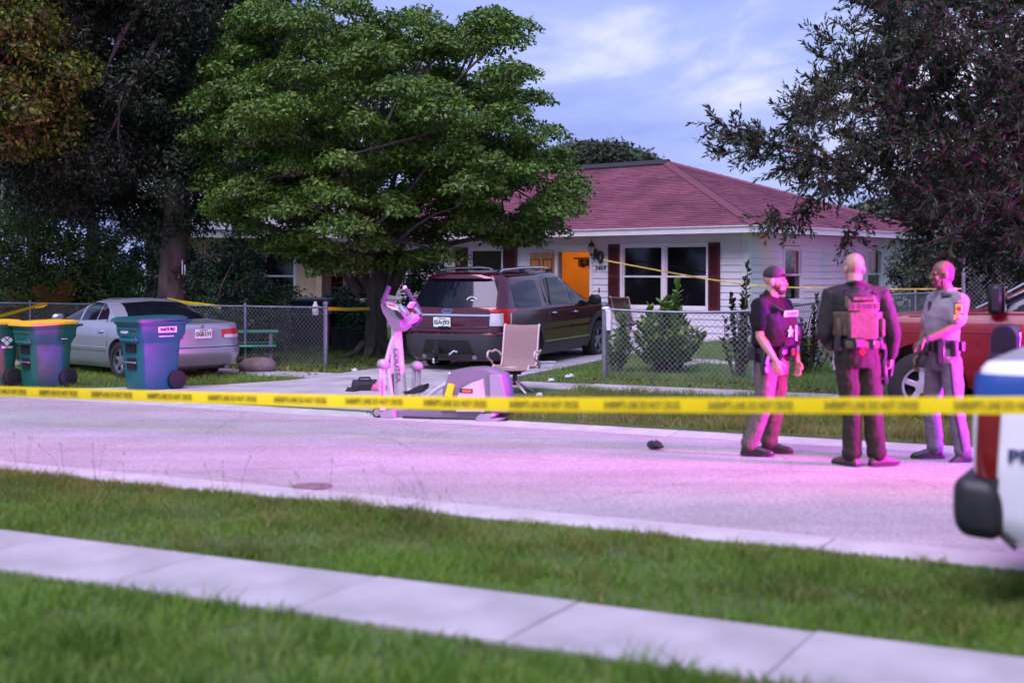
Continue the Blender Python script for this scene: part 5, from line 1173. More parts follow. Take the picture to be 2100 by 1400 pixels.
def officer(label, org, J, st):
    r = thing("person", label, "person", org); r['group'] = "officers standing on the road"
    f = Vector(J['f']).normalized(); l = UPV.cross(f).normalized(); k = st.get('k', 1.0); g = lambda n: Vector(J[n])
    body = MB(); P, R = headpts(body, g('head'), J['hf'], st.get('hk', 1.0))
    ch, pe, nk = g('chest'), g('pelvis'), g('neck')
    cap(body, [g('head') - Vector((0, 0, .07)), nk, ch + Vector((0, 0, .12))], [.060, .066, .08])
    W, D = st['W'], st['D']
    def torso(mb, e=0, z0=0, z1=1, belly=0):
        rows = []
        for t, a, b, o in ((0, .165, .115, 0), (.12, .168, .12, 0), (.3, .165, .125, belly * .6), (.5, .17, .13, belly), (.68, .185, .13, belly * .6), (.84, .19, .122, .0), (.95, .165, .095, -.01), (1.03, .10, .07, -.015)):
            if t < z0 - 1e-6 or t > z1 + 1e-6: continue
            top = ch + (nk - ch) * .75; c = pe.lerp(top, t) + f * o; rows.append((c, l, f, a * W + e, b * D + e + abs(o) * .3))
        etube(mb, rows)
    torso(body, -.02)
    for s in 'LR':
        sh, e_, w = g('sh' + s), g('el' + s), g('wr' + s); cap(body, [ch.lerp(sh, .6) + Vector((0, 0, .02)), sh, sh.lerp(e_, .5), e_], [.06, .060, .050, .041]); cap(body, [e_, e_.lerp(w, .3), w], [.040, .043, .028])
        hd = J['hd' + s]; hand(body, w, hd[0], hd[1], hd[2], hd[3], st.get('hs', 1.0))
        hp, kn, an = g('hip' + s), g('kn' + s), g('an' + s); cap(body, [hp, kn, an], [.07, .05, .04])
    skin = remesh("body", body, .0058, st['skin'], r, 3)
    face_parts(r, P, R, st.get('hk', 1.0), st['hair'])
    # trousers
    tr = MB(); etube(tr, [(pe + Vector((0, 0, dz)), l, f, a * W, b * D) for dz, a, b in ((-.12, .17, .12), (-.04, .178, .132), (.06, .172, .126), (.10, .168, .122))])
    for s in 'LR':
        hp, kn, an = g('hip' + s), g('kn' + s), g('an' + s); b = st.get('bag', 1.0)
        low = an + (kn - an).normalized() * .03
        cap(tr, [hp, hp.lerp(kn, .45), kn, kn.lerp(low, .5), low.lerp(kn, .08), low], [.098 * b, .090 * b, .074 * b, .074 * b, .072 * b, .078 * b])
    trs = remesh("trousers", tr, .010, st['m_tr'], r, 3, (.020, .10))
    if st.get('stripe'):
        for s in 'LR':
            hp, kn, an = g('hip' + s), g('kn' + s), g('an' + s); sg = 1 if s == 'L' else -1; pts = []
            for a, b, t, rr in ((hp, kn, .0, .1), (hp, kn, .5, .092), (hp, kn, 1, .078), (kn, an, .5, .078), (kn, an, .92, .08)): pts.append(a.lerp(b, t) + l * sg * rr * st.get('bag', 1))
            MB().tube(pts, .013, 6).obj("trouser_stripe", st['stripe'], trs, 60)
    for s in 'LR':
        b = MB(); sole = shoe(b, g('an' + s), J['toe' + s], .30, st.get('tip' + s, 0)); bo = remesh("boot", b, .008, st['m_boot'], r, 2); sole.obj("sole", m_rubber, bo)
    # shirt
    sh_ = MB(); torso(sh_, .012, 0, 1.03, st.get('belly', .03))
    for s in 'LR':
        sh, e_, w = g('sh' + s), g('el' + s), g('wr' + s); sl = st['sleeve']
        base = ch.lerp(sh, .55) + Vector((0, 0, .03)); cap(sh_, [nk + Vector((0, 0, -.035)), sh + Vector((0, 0, -.005))], [.070, .080])
        if sl < 1: cap(sh_, [base, sh, sh.lerp(e_, sl)], [.085, .084 * st.get('slv', 1), .078 * st.get('slv', 1)])
        else: cap(sh_, [base, sh, sh.lerp(e_, .5), e_], [.088, .088, .080, .066]); cap(sh_, [e_, e_.lerp(w, .5), e_.lerp(w, .92)], [.066, .062, .050])
    cap(sh_, [ch + (nk - ch) * .55, nk + Vector((0, 0, .0)), nk + Vector((0, 0, .02))], [.105, .082, .074])
    cl_ = MB(); cl_.tube([nk + Vector((0, 0, .005)) + l * .078 * math.cos(t) + f * (.080 * math.sin(t) - .01) + UPV * (-.018 * math.sin(t)) for t in np.linspace(0, 6.283, 21)], .016, 8); cl_.obj("collar", st['m_sh'], r, 60)
    remesh("shirt", sh_, .010, st['m_sh'], r, 4, (.016, .12))
    T = lambda a, b, c: ch + l * a + f * b + UPV * c
    RT_ = Matrix((l, f, UPV)).transposed()
    # duty belt with its pouches
    bl = MB(); etube(bl, [(pe + Vector((0, 0, dz)), l, f, .182 * W, .138 * D + st.get('belly', .03) * .3) for dz in (.085, .09, .135, .14)]); bel = bl.obj("belt", m_belt, r, 50)
    for ang, w_, h_, d_, nm in st['pouches']:
        a = math.radians(ang); c = pe + l * math.sin(a) * (.20 * W) + f * math.cos(a) * (.155 * D + .01) + Vector((0, 0, .105 - max(0, h_ - .12) * .5)); Rz = Matrix.Rotation(-a, 3, UPV) @ RT_
        MB().box(c, (w_, d_, h_), Rz, bev=.012).obj(nm, m_belt, r, 40)
    return r, T, RT_, P, R, l, f, g, torso
m_belt = M("black_duty_leather", (.014, .013, .015), .38, var=.2)
def skinm(n, c): return M(n, c, .5, var=.10, scale=14, bump=.1, bscale=120)
m_skin1 = skinm("fair_skin", (.40, .23, .17)); m_skin2 = skinm("ruddy_skin", (.38, .215, .16)); m_skin3 = skinm("brown_skin", (.11, .055, .035))
m_hair = M("dark_hair", (.02, .014, .011), .8, var=.3, bump=.6, bscale=200); m_stub = M("grey_stubble", (.30, .20, .16), .8)
def cloth(n, c, st_=None): return M(n, c, .9, var=.14, scale=14, bump=.5, bscale=26, stretch=st_, spec=.12)
m_tr1 = cloth("tan_trousers", (.095, .082, .07)); m_tr2 = cloth("olive_trousers", (.026, .025, .018)); m_tr3 = cloth("grey_trousers", (.115, .11, .125))
m_sh1 = cloth("black_shirt", (.012, .011, .014)); m_sh2 = cloth("olive_shirt", (.027, .027, .025)); m_sh3 = cloth("grey_shirt", (.19, .18, .20))
m_vest1 = cloth("black_vest", (.018, .014, .022)); m_vest2 = cloth("olive_vest", (.085, .07, .05)); m_boot = M("black_boot", (.016, .014, .015), .45, var=.2)
m_gold = M("gold_print", (.55, .38, .08), .5); m_wht2 = M("white_print", (.75, .72, .74), .6)
def J_(fx, fy, s, d):
    o = {}
    for n, v in d.items():
        if len(v) == 3 and isinstance(v[0], (int, float)) and v[0] > 100: o[n] = ((v[0] - fx) / s, v[2], (fy - v[1]) / s)
        else: o[n] = v
    return o
V_ = Vector
# officer on the left: cap, black vest, faces right
g0 = gnd(1565, 934); J = J_(1565, 936, 218, dict(f=(.76, -.65, 0), head=(1589, 577, -.02), hf=(.93, -.36, 0), neck=(1580, 612, 0), chest=(1584, 660, 0), pelvis=(1582, 744, .0),
    shR=(1553, 626, -.14), shL=(1612, 627, .15), elR=(1551, 690, -.20), elL=(1634, 694, .14), wrR=(1578, 736, -.27), wrL=(1636, 742, .02),
    hdR=((.25, -.1, -1), (.3, .9, 0), (.9, -.3, .1), .55), hdL=((.05, -.15, -1), (-.6, -.6, 0), (.7, -.7, 0), .6),
    hipR=(1570, 752, -.07), hipL=(1597, 752, .09), knR=(1560, 838, -.10), knL=(1596, 838, .11), anR=(1532, 912, -.10), anL=(1581, 913, .12), toeR=(.97, -.25, 0), toeL=(.99, -.12, 0)))
st = dict(W=1.10, D=1.18, skin=m_skin1, hair=m_hair, m_tr=m_tr1, m_sh=m_sh1, m_boot=m_boot, sleeve=.62, bag=1.12, belly=.05, hk=1.04, slv=1.05, pouches=[(-75, .06, .26, .07, "holster"), (-30, .07, .10, .05, "pouch"), (10, .07, .09, .05, "pouch"), (45, .08, .12, .05, "pouch"), (-120, .08, .14, .06, "pouch")])
r, T, RT_, P, R, l, f, g, torso = officer("officer in a black cap and black vest with white chest lettering, facing right", g0, J, st)
hc = MB(); hc.ell(P(0, -.012, .058), (.084, .106, .082), R, 20, 12); hc.ell(P(0, .085, .050), (.062, .075, .008), R @ rotm(.12, 0, 0), 16, 8); hc.ell(P(0, .10, .046), (.060, .075, .007), R @ rotm(.1, 0, 0), 16, 8)
remesh("cap", hc, .006, M("black_cap", (.022, .018, .024), .85, bump=.3), r, 3)
bd = MB(); bd.ell(P(0, .052, -.096), (.046, .046, .034), R); bd.ell(P(0, .088, -.060), (.030, .010, .006), R)
for s in (-1, 1): bd.ell(P(s * .046, .030, -.066), (.016, .032, .038), R); bd.ell(P(s * .062, .008, -.04), (.010, .016, .03), R)
remesh("beard", bd, .006, m_hair, r, 2)
v = MB(); torso(v, .050, .28, .86, .05)
for s in (-1, 1): v.tube([T(s * .12, .15, .0), T(s * .12, .13, .09), T(s * .115, .03, .165), T(s * .12, -.10, .12), T(s * .12, -.15, .0)], .034, 10)
vest = remesh("vest", v, .010, m_vest1, r, 3, (.012, .06))
MB().box(T(.0, .195, .075), (.24, .02, .055), RT_ @ rotm(-.2, 0, 0), bev=.006).obj("name_panel", m_wht2, r)
text("SHERIFF", .045, m_ink, "lettering", r, T(0, .209, .078), Matrix((l, UPV, f)).transposed(), .001, 0, .2)
stp = [(.055 * (1 if i % 2 == 0 else .42) * math.sin(i * math.pi / 5), .055 * (1 if i % 2 == 0 else .42) * math.cos(i * math.pi / 5)) for i in range(10)]
sb_ = MB().prism(stp, -.006, .006); sb_.v = [tuple(T(-.10, .246, -.09) + l * -x + f * (y) + UPV * z) for x, y, z in sb_.v]; sb_.obj("star_badge", m_wht2, r)
for a_, c_, w_, h_, n_ in ((.02, -.10, .055, .13, "magazine_pouch"), (.09, -.10, .055, .13, "magazine_pouch"), (.155, -.09, .06, .15, "radio_pouch")): MB().box(T(a_, .258 - abs(a_) * .42, c_), (w_, .05, h_), RT_ @ rotm(0, 0, -a_ * 2.5), bev=.012).obj(n_, m_belt if n_ != "radio_pouch" else m_vest1, r, 40)
MB().box(T(-.03, .268, -.10), (.012, .01, .14), RT_).obj("pen", m_wht2, r); MB().box(T(.185, .11, -.06), (.07, .10, .14), RT_, bev=.02).obj("shoulder_pouch", m_vest1, r, 40); MB().box(T(0, .20, -.20), (.30, .04, .05), RT_, bev=.012).obj("waist_band", m_vest1, r, 40)
MB().tube([T(-.1, .20, .10), T(-.15, .16, .12), T(-.16, .1, .16)], .008, 6).obj("radio_cord", m_black, r)
# officer in the middle: bald, back to the camera
g0 = gnd(1763, 958); J = J_(1763, 960, 231, dict(f=(-.06, 1, 0), head=(1752, 552, .02), hf=(-.10, 1, 0), neck=(1754, 586, 0), chest=(1756, 643, 0), pelvis=(1757, 728, 0),
    shL=(1703, 609, .0), shR=(1808, 609, .0), elL=(1690, 684, -.02), elR=(1829, 684, -.05), wrL=(1712, 712, .22), wrR=(1830, 734, .04),
    hdL=((.6, .3, -.3), (.2, -.3, -.9), (0, .9, .3), .9), hdR=((-.1, .15, -1), (-.9, .1, 0), (0, .95, .2), .9),
    hipL=(1737, 742, 0), hipR=(1781, 742, 0), knL=(1746, 848, -.02), knR=(1788, 848, -.03), anL=(1747, 936, .0), anR=(1797, 934, -.02), toeL=(-.45, .75, 0), toeR=(.85, .35, 0)))
st = dict(W=1.14, D=1.2, skin=m_skin2, hair=m_stub, m_tr=m_tr2, m_sh=m_sh2, m_boot=M("brown_boot", (.07, .045, .04), .6, var=.2), sleeve=1, bag=1.14, belly=.03, hk=1.09, pouches=[(170, .10, .09, .05, "pouch"), (120, .07, .13, .06, "pouch"), (-140, .07, .11, .05, "pouch"), (-100, .06, .16, .06, "pouch"), (-160, .05, .09, .04, "handcuff_case"), (70, .08, .14, .06, "pouch")])
r, T, RT_, P, R, l, f, g, torso = officer("bald officer in an olive tactical vest standing with his back to the camera", g0, J, st)
v = MB(); torso(v, .042, .16, .80, .02)
for s in (-1, 1): v.tube([T(s * .125, .12, .03), T(s * .12, .04, .165), T(s * .115, -.09, .14), T(s * .11, -.155, .03)], .032, 10)
vest = remesh("vest", v, .010, m_vest2, r, 3, (.012, .06))
MB().box(T(0, -.178, -.105), (.27, .06, .26), RT_, bev=.022).obj("back_plate_pouch", m_vest2, vest, 40); MB().box(T(0, -.19, .055), (.28, .03, .075), RT_, bev=.01).obj("name_panel", M("brown_panel", (.16, .075, .04), .8), vest, 40)
m_sher = m_ink; text("SHERIFF", .066, m_sher, "lettering", r, T(.0, -.2075, .055), Matrix((-l, UPV, -f)).transposed() if Matrix((-l, UPV, -f)).determinant() > 0 else Matrix((l * -1 * -1, UPV, -f)).transposed(), .001, 0, .255, .003)
for sgn in (-1, 1):
    MB().box(T(sgn * .19, -.05, -.13), (.05, .20, .17), RT_, bev=.02).obj("side_pouch", m_vest2, vest, 40); MB().tube([T(sgn * .12, -.03, .19), T(sgn * .12, -.11, .15)], .026, 8).obj("shoulder_pad", m_vest1, vest, 50)
MB().box(T(0, -.165, .125), (.17, .03, .03), RT_, bev=.008).obj("drag_handle", m_vest2, vest); MB().box(T(0, -.175, -.275), (.30, .035, .07), RT_, bev=.012).obj("waist_band", m_vest2, vest, 40)
tg = MB(); tg.prism([(0, .035), (.03, 0), (0, -.035), (-.03, 0)], -.004, .004); tg.v = [tuple(T(.01, -.20, -.335) + l * x + f * y + UPV * z) for x, y, z in tg.v]; tg.obj("red_tag", m_red, r)
hx = V_(J['hipR']) + V_((.125, -.03, -.09)); MB().box(hx, (.055, .10, .24), rotm(0, -.08, 0), bev=.018).obj("holster", m_belt, r, 40); MB().box(hx + V_((.0, -.03, .15)), (.035, .05, .09), rotm(.3, 0, 0), bev=.01).obj("pistol_grip", m_black, r); MB().box(hx + V_((-.05, 0, -.06)), (.08, .11, .02)).obj("thigh_strap", m_belt, r)
wr = V_(J['wrR']); MB().tube([wr + V_((.02, 0, .02)), wr + V_((.0, .02, -.17))], .016, 8).obj("baton", m_black, r, 60)
# officer on the right: walking left, grey uniform
g0 = gnd(1915, 944); J = J_(1915, 946, 222, dict(f=(-.94, .30, 0), head=(1930, 567, -.02), hf=(-.97, -.05, 0), neck=(1938, 602, 0), chest=(1944, 645, 0), pelvis=(1936, 735, 0),
    shL=(1956, 620, -.17), shR=(1930, 618, .17), elL=(1944, 670, -.22), elR=(1914, 680, .22), wrL=(1880, 697, -.24), wrR=(1894, 736, .18),
    hdL=((-.85, 0, -.5), (.35, .1, -.9), (-.2, -.9, .2), .7), hdR=((-.25, -.1, -1), (.5, -.6, 0), (-.8, -.3, .1), .6),
    hipL=(1943, 745, -.09), hipR=(1926, 745, .09), knL=(1950, 842, -.13), knR=(1918, 846, .10), anL=(1966, 927, -.13), anR=(1926, 925, .10), toeL=(-.98, -.1, 0), toeR=(-.99, .05, 0)))
st = dict(W=1.0, D=1.08, skin=m_skin3, hair=m_hair, m_tr=m_tr3, m_sh=m_sh3, m_boot=m_boot, sleeve=.72, bag=1.05, belly=.03, hk=1.06, stripe=M("navy_stripe", (.02, .02, .035), .8), tipL=.35, pouches=[(80, .07, .22, .07, "holster"), (40, .07, .10, .05, "pouch"), (0, .10, .15, .08, "pouch"), (-40, .07, .1, .05, "pouch"), (120, .06, .15, .06, "radio"), (150, .06, .1, .05, "pouch"), (60, .05, .12, .05, "pouch")])
r, T, RT_, P, R, l, f, g, torso = officer("officer with shaved head and moustache in pale grey uniform walking left", g0, J, st)
hr = MB(); hr.ell(P(0, -.034, .030), (.0765, .080, .0895), R, 20, 12); hr.ell(P(0, -.045, -.02), (.070, .062, .06), R); remesh("hair", hr, .006, M("shaved_hair", (.035, .022, .018), .9, var=.3), r, 2)
bd = MB(); bd.ell(P(0, .092, -.052), (.032, .014, .009), R); bd.ell(P(0, .060, -.096), (.032, .034, .026), R)
for s in (-1, 1): bd.ell(P(s * .030, .084, -.07), (.007, .010, .020), R); bd.ell(P(s * .042, .040, -.086), (.014, .036, .018), R); bd.ell(P(s * .056, .012, -.066), (.008, .014, .032), R)
remesh("beard", bd, .0055, m_hair, r, 2)
sh = V_(J['shL']); out = (l * 1).normalized()
pz = sh.lerp(V_(J['elL']), .30) + out * .086; Rp = Matrix((f * -1, out * -1, UPV)).transposed()
MB().box(pz, (.085, .012, .105), Rp, bev=.02).obj("shoulder_patch", M("navy_patch", (.02, .02, .03), .7), r); MB().box(pz + out * .007, (.065, .008, .082), Rp, bev=.02).obj("patch_border", m_gold, r)
MB().ell(pz + out * .011, (.022, .005, .024), Rp).obj("patch_emblem", m_red, r); cz = sh.lerp(V_(J['elL']), .62) + out * .083
chv = MB()
for dz in (0, -.022): chv.tube([cz + f * .03 + UPV * dz, cz + UPV * (.022 + dz), cz - f * .03 + UPV * dz], .007, 5)
chv.obj("chevron", m_gold, r); MB().box(T(.14, .01, .165), (.05, .11, .02), RT_ @ rotm(0, .35, 0), bev=.008).obj("epaulette", M("navy_patch", (.02, .02, .03), .7), r)
MB().box(T(.06, .16, .05), (.07, .03, .12), RT_, bev=.01).obj("body_camera", m_black, r); MB().box(T(-.07, .15, .02), (.06, .02, .05), RT_, bev=.006).obj("badge", m_gold, r); MB().box(T(.02, .165, -.12), (.05, .03, .14), RT_, bev=.01).obj("tie", M("navy_patch", (.02, .02, .03), .7), r)
for n_ in ('wrL', 'wrR'):
    w = V_(J[n_]); e_ = V_(J['el' + n_[-1]]); d = (w - e_).normalized(); MB().tube([w - d * .035, w - d * .012], .034, 12).obj("wristwatch", m_black, r, 50)
# ------------------------------------------------------------------ vegetation
def limb(mb, a, b, r0, r1, seg=6, wob=.12):
    a, b = Vector(a), Vector(b); L_ = (b - a).length; pts = []; rs = []
    o = Vector((random.gauss(0, 1), random.gauss(0, 1), random.gauss(0, .5))) * L_ * wob
    for i in range(seg + 1):
        t = i / seg; p = a.lerp(b, t) + o * math.sin(t * math.pi) + Vector((0, 0, L_ * .08 * math.sin(t * math.pi))); pts.append(p); rs.append(r0 + (r1 - r0) * t)
    mb.tube(pts, rs, 7); return pts
def crown_points(poly, n, Y, depth, soft=60, edge=.15, seed=0):
    """clump centres spread through a volume: its outline is known from the photograph, its depth is about as large as its width"""
    xs = [p[0] for p in poly]; ys = [p[1] for p in poly]; out = []
    while len(out) < n:
        x = rng.uniform(min(xs), max(xs), 400); y = rng.uniform(min(ys), max(ys), 400); ok = inpoly(x, y, poly); x, y = x[ok], y[ok]
        if not len(x): continue
        h = np.sqrt(np.clip(edgedist(x, y, poly) / soft, edge, 1)); 
        yy = Y + depth * h * rng.uniform(-1, 1, len(x)) ** 1
        for a, b, c in zip(x, y, yy): out.append(at(a, b, c))
    return out[:n]
def clump_leaves(centres, rad, per, size, asp, flat=.5, up=.5, droop=0, cr=None):
    Ps, Ns, Cs = [], [], []
    for c in centres:
        s = rng.uniform(.65, 1.25); n = int(per * s * s); d = rng.normal(size=(n, 3)); d[:, 2] = d[:, 2] * 1.0 + .25; d /= np.linalg.norm(d, axis=1, keepdims=True)
        rr = rng.random(n) ** .45; p = d * rr[:, None] * np.array([rad * s, rad * s, rad * s * flat])
        p[:, 2] -= droop * (p[:, 0] ** 2 + p[:, 1] ** 2) / rad
        Ps.append(p + np.array(c)); nn = d * (1 - up) + np.array([0, 0, up]) + rng.normal(size=(n, 3)) * .35; Ns.append(nn / np.linalg.norm(nn, axis=1, keepdims=True)); Cs.append(d)
    return leaves(np.concatenate(Ps), np.concatenate(Ns), size, asp, curl=None)
def trunk_obj(root, pts, rs, m, n=14, flare=True, name="trunk"):
    mb = MB(); P = [Vector(p) for p in pts]; rings = []
    for i, (p, r) in enumerate(zip(P, rs)):
        ring = []
        for k in range(n):
            a = 2 * math.pi * k / n; rr = r * (1 + .10 * math.sin(3 * a + i) + .06 * math.sin(7 * a + i * 2) + (.28 * max(0, math.sin(5 * a + 1)) if (flare and i == 0) else 0)); ring.append(p + Vector((rr * math.cos(a), rr * math.sin(a), 0)))
        rings.append(ring)
    mb.loft(rings); return mb.obj(name, m, root, 60)
def tree(name, label, base, poly, Y, depth, ncl, rad, per, size, asp, lm, bm, trunk, limbs=24, group=None, flat=.5, up=.5, droop=0, soft=60, limbr=.09, extra=None):
    r = thing(name, label, "tree", (0, 0, 0), 0, group)
    cs = crown_points(poly, ncl, Y, depth, soft)
    if extra: cs += extra
    V, Fc = clump_leaves(cs, rad, per, size, asp, flat, up, droop); o = scatter_mesh("crown", V, Fc, lm, r)
    if trunk:
        pts, rs = trunk; trunk_obj(r, pts, rs, bm)
        mb = MB(); top = Vector(pts[-1]); ch = random.sample(cs, min(limbs, len(cs)))
        for c in ch:
            st_ = Vector(pts[-1]).lerp(Vector(pts[-2]), random.random() * .5); mid = st_.lerp(c, .5) + Vector((0, 0, .1)); q = limb(mb, st_, c, limbr, .018, 7)
            for _ in range(2):
                c2 = min(random.sample(cs, 12), key=lambda v: (v - c).length); limb(mb, q[4], c2, .035, .008, 4)
        lo_ = mb.obj("limb", bm, r, 60); lo_['kind'] = 'stuff'
    return r, cs
lm_green = leafmat("fresh_green_leaf", [(.022, .070, .008), (.06, .15, .012), (.11, .21, .022), (.12, .16, .045)], .22)
lm_dark = leafmat("dark_oak_leaf", [(.008, .017, .007), (.018, .032, .012), (.032, .046, .022), (.04, .056, .028)], .12)
lm_gold = leafmat("gold_lit_leaf", [(.03, .05, .008), (.06, .115, .008), (.19, .27, .020)], .3)  # yellow green leaf with warm golden sunlight put into its colour
lm_oak = leafmat("leathery_leaf", [(.009, .021, .009), (.018, .038, .014), (.034, .05, .022), (.05, .06, .026)], .12, .42)
lm_shrub = leafmat("round_shrub_leaf", [(.04, .115, .015), (.09, .19, .028), (.17, .27, .055)], .22, .4)
lm_hedge = leafmat("hedge_leaf", [(.03, .075, .014), (.065, .145, .026), (.11, .20, .045)], .2, .45)
lm_hedge2 = leafmat("bluish_hedge_leaf", [(.02, .065, .03), (.045, .115, .05), (.08, .16, .075)], .2, .45)
lm_far = leafmat("far_tree_leaf", [(.018, .03, .014), (.035, .055, .022), (.06, .08, .035)], .15)
lm_palm = leafmat("palm_frond", [(.10, .12, .02), (.22, .16, .03), (.26, .12, .03)], .25)
# layered green tree in front of the house
pg = [(522, 2), (640, -8), (760, 14), (870, 12), (880, 50), (930, 62), (985, 32), (1012, 22), (1060, 45), (1092, 62), (1075, 105), (1092, 150), (1105, 210), (1085, 250), (1120, 262), (1152, 300), (1160, 335), (1206, 362), (1172, 392), (1196, 428), (1150, 462), (1100, 470), (1080, 492), (1000, 500), (940, 505), (900, 530), (860, 560), (820, 560), (740, 555), (690, 560), (600, 520), (520, 500), (462, 452), (425, 340), (400, 325), (418, 250), (404, 190), (396, 108), (470, 92), (488, 66)]
bt = Vector((-2.62, 25.6, .12))
tr_g, csg = tree("leafy_tree", "broad green tree with layered foliage standing on the lawn left of the maroon vehicle", bt, pg, 25.2, 2.8, 400, .52, 500, .092, .5, lm_green, m_bark2,
    ([bt, bt + V_((0, 0, .3)), bt + V_((.02, 0, .9)), bt + V_((.05, 0, 1.5)), bt + V_((.08, 0, 2.0))], [.27, .215, .19, .20, .17]), 22, flat=.30, up=.6, droop=.28, soft=110, limbr=.06)
mbr = MB()
for a, b in (((735, 600), (660, 520)), ((760, 590), (700, 500)), ((790, 590), (830, 480)), ((800, 600), (845, 520)), ((770, 585), (770, 420)), ((780, 330), (795, 150))): limb(mbr, at(a[0], a[1], 25.6), at(b[0], b[1], 25.2), .12 if a[1] > 400 else .04, .05 if a[1] > 400 else .03, 6, .06)
mbr.obj("limb", m_bark2, tr_g, 60)['kind'] = 'stuff'
mb = MB()
for k in range(6):
    a = k * 1.05 + .4; mb.tube([bt + V_((.2 * math.cos(a), .2 * math.sin(a), .28)), bt + V_((.4 * math.cos(a), .4 * math.sin(a), .08)), bt + V_((.8 * math.cos(a), .8 * math.sin(a), -.03))], [.09, .06, .02], 7)
mb.obj("root", m_bark2, tr_g, 60)['kind'] = 'stuff'
# tall dark tree on the left
pd = [(-260, -330), (560, -330), (545, -40), (520, 60), (470, 90), (430, 150), (440, 260), (420, 340), (430, 420), (400, 470), (330, 500), (280, 470), (200, 455), (120, 440), (60, 400), (10, 330), (-100, 300), (-260, 250)]
bd_ = Vector((-6.75, 26.6, .1))
tr_d, csd = tree("dark_tree", "tall dark tree with fine foliage and reddish trunk behind the fence on the left", bd_, pd, 27.0, 2.5, 640, .62, 460, .105, .34, lm_dark, m_bark,
    ([bd_, bd_ + V_((0, 0, .4)), bd_ + V_((.0, 0, 1.5)), bd_ + V_((.1, 0, 2.6)), bd_ + V_((.2, 0, 4.6)), bd_ + V_((.1, .1, 7.5))], [.40, .30, .27, .25, .22, .13]), 26, flat=.6, up=.3, soft=120)
a_ = at(374, 548, 26.3)
for dx in (0, .05): o = MB().box((a_.x + dx, a_.y, a_.z - dx), (.022, .012, .28 if dx == 0 else .2)).obj("paint_mark", m_white, tr_d)
# tree at the left edge, its golden light painted into the leaves
py_ = [(-420, -330), (80, -330), (120, 40), (165, 120), (125, 200), (140, 280), (90, 310), (40, 300), (-40, 320), (-200, 320), (-420, 200)]
by_ = Vector((-11.6, 24.4, .1))
tree("gold_lit_tree", "tree with leaves coloured golden as if sunlit, cut off by the left edge", by_, py_, 24.2, 1.7, 330, .5, 340, .10, .5, lm_gold, m_bark, ([by_, by_ + V_((0, 0, .5)), by_ + V_((.1, 0, 2.2)), by_ + V_((.2, 0, 5))], [.32, .24, .2, .13]), 30, flat=.6, up=.35, soft=100)
# leathery leaved tree hanging in from the right
def twig_tree():
    r = thing("oak_tree", "dark leathery leaved tree whose branches hang in from the right edge", "tree")
    pr = [(1735, -120), (1735, 10), (1762, 60), (1700, 82), (1672, 120), (1650, 150), (1625, 190), (1600, 232), (1560, 228), (1535, 232), (1462, 228), (1448, 262), (1480, 310), (1502, 350), (1540, 330), (1570, 345), (1600, 350), (1575, 400), (1560, 440), (1600, 462), (1650, 440), (1690, 400), (1740, 420), (1790, 440), (1840, 440), (1858, 520), (1900, 560), (1960, 590), (2010, 560), (2050, 590), (2095, 640), (2330, 640), (2400, -120)]
    cs = crown_points(pr, 1000, 18.2, 2.4, 110, .06)
    ex = np.array([HX + c.x / c.y * F for c in cs]); ey = np.array([HY - (c.z - EYE) / c.y * F for c in cs]); ed_ = edgedist(ex, ey, pr)
    cs = [c for c, e in zip(cs, ed_) if e > 48 or random.random() < .16]
    cs += [at(a, b, 18.0 + .3 * math.sin(a)) for a, b in ((1478, 256), (1496, 284), (1520, 300), (1550, 314), (1580, 326), (1612, 336), (1496, 318), (1640, 346), (1600, 436), (1622, 450), (1648, 428), (1666, 402), (1588, 440), (1682, 378), (1625, 252), (1645, 216), (1690, 124), (1705, 92), (1560, 285), (1600, 300), (1640, 300), (1740, 470), (1760, 440))]
    base = Vector((9.0, 18.6, .04)); trunk_obj(r, [base, base + V_((0, 0, .5)), base + V_((-.1, 0, 1.9)), base + V_((-.3, 0, 3.2)), base + V_((-.3, 0, 5))], [.42, .30, .27, .22, .15], m_bark)
    mb = MB(); Ps, Ds = [], []
    hubs = [at(x, y, Y) for x, y, Y in ((1960, 120, 18.4), (1900, 260, 17.8), (1840, 330, 18.6), (1990, 330, 17.6), (2060, 200, 18.8), (1780, 240, 18.2), (1700, 330, 18.0), (2060, 430, 17.4), (1950, 430, 18.5), (1900, 20, 19))]
    for h in hubs: limb(mb, base + V_((-.25, 0, 2.4 + random.random() * 1.5)), h, .055, .02, 8, .06)
    for c in cs:
        h = min(hubs, key=lambda q: (q - c).length)
        if random.random() < .14: limb(mb, h.lerp(c, .05), c, .018, .006, 4, .1)
        for _ in range(7):
            d = (c - h).normalized() + Vector((random.gauss(0, .8), random.gauss(0, .8), random.gauss(-.05, .7))); d.normalize(); ln = random.uniform(.22, .5)
            e_ = c + d * ln; mb.tube([c, c.lerp(e_, .5) + V_((0, 0, .02)), e_], [.005, .004, .002], 3, False)
            for i in range(19):
                t = (i + random.random()) / 19; Ps.append(c.lerp(e_, t)); dd = d + Vector((random.gauss(0, .6), random.gauss(0, .6), random.gauss(0, .6))); Ds.append(dd.normalized())
    mb.obj("limb", m_bark, r)['kind'] = 'stuff'
    P = np.array(Ps); D = np.array(Ds); n = len(P); Nn = rng.normal(size=(n, 3)) + np.array([0, -.2, .6]); Nn -= (Nn * D).sum(1, keepdims=True) * D; Nn /= np.linalg.norm(Nn, axis=1, keepdims=True)
    s = np.cross(D, Nn); sz = rng.uniform(.065, .12, n)[:, None]
    V = np.stack([P, P + D * sz * .5 + s * sz * .15 + Nn * .006, P + D * sz, P + D * sz * .5 - s * sz * .15 + Nn * .006], 1).reshape(-1, 3); i = np.arange(n)[:, None] * 4
    scatter_mesh("crown", V, np.concatenate([i + np.array([[0, 2, 1]]), i + np.array([[0, 3, 2]])], 0), lm_oak, r)
twig_tree()
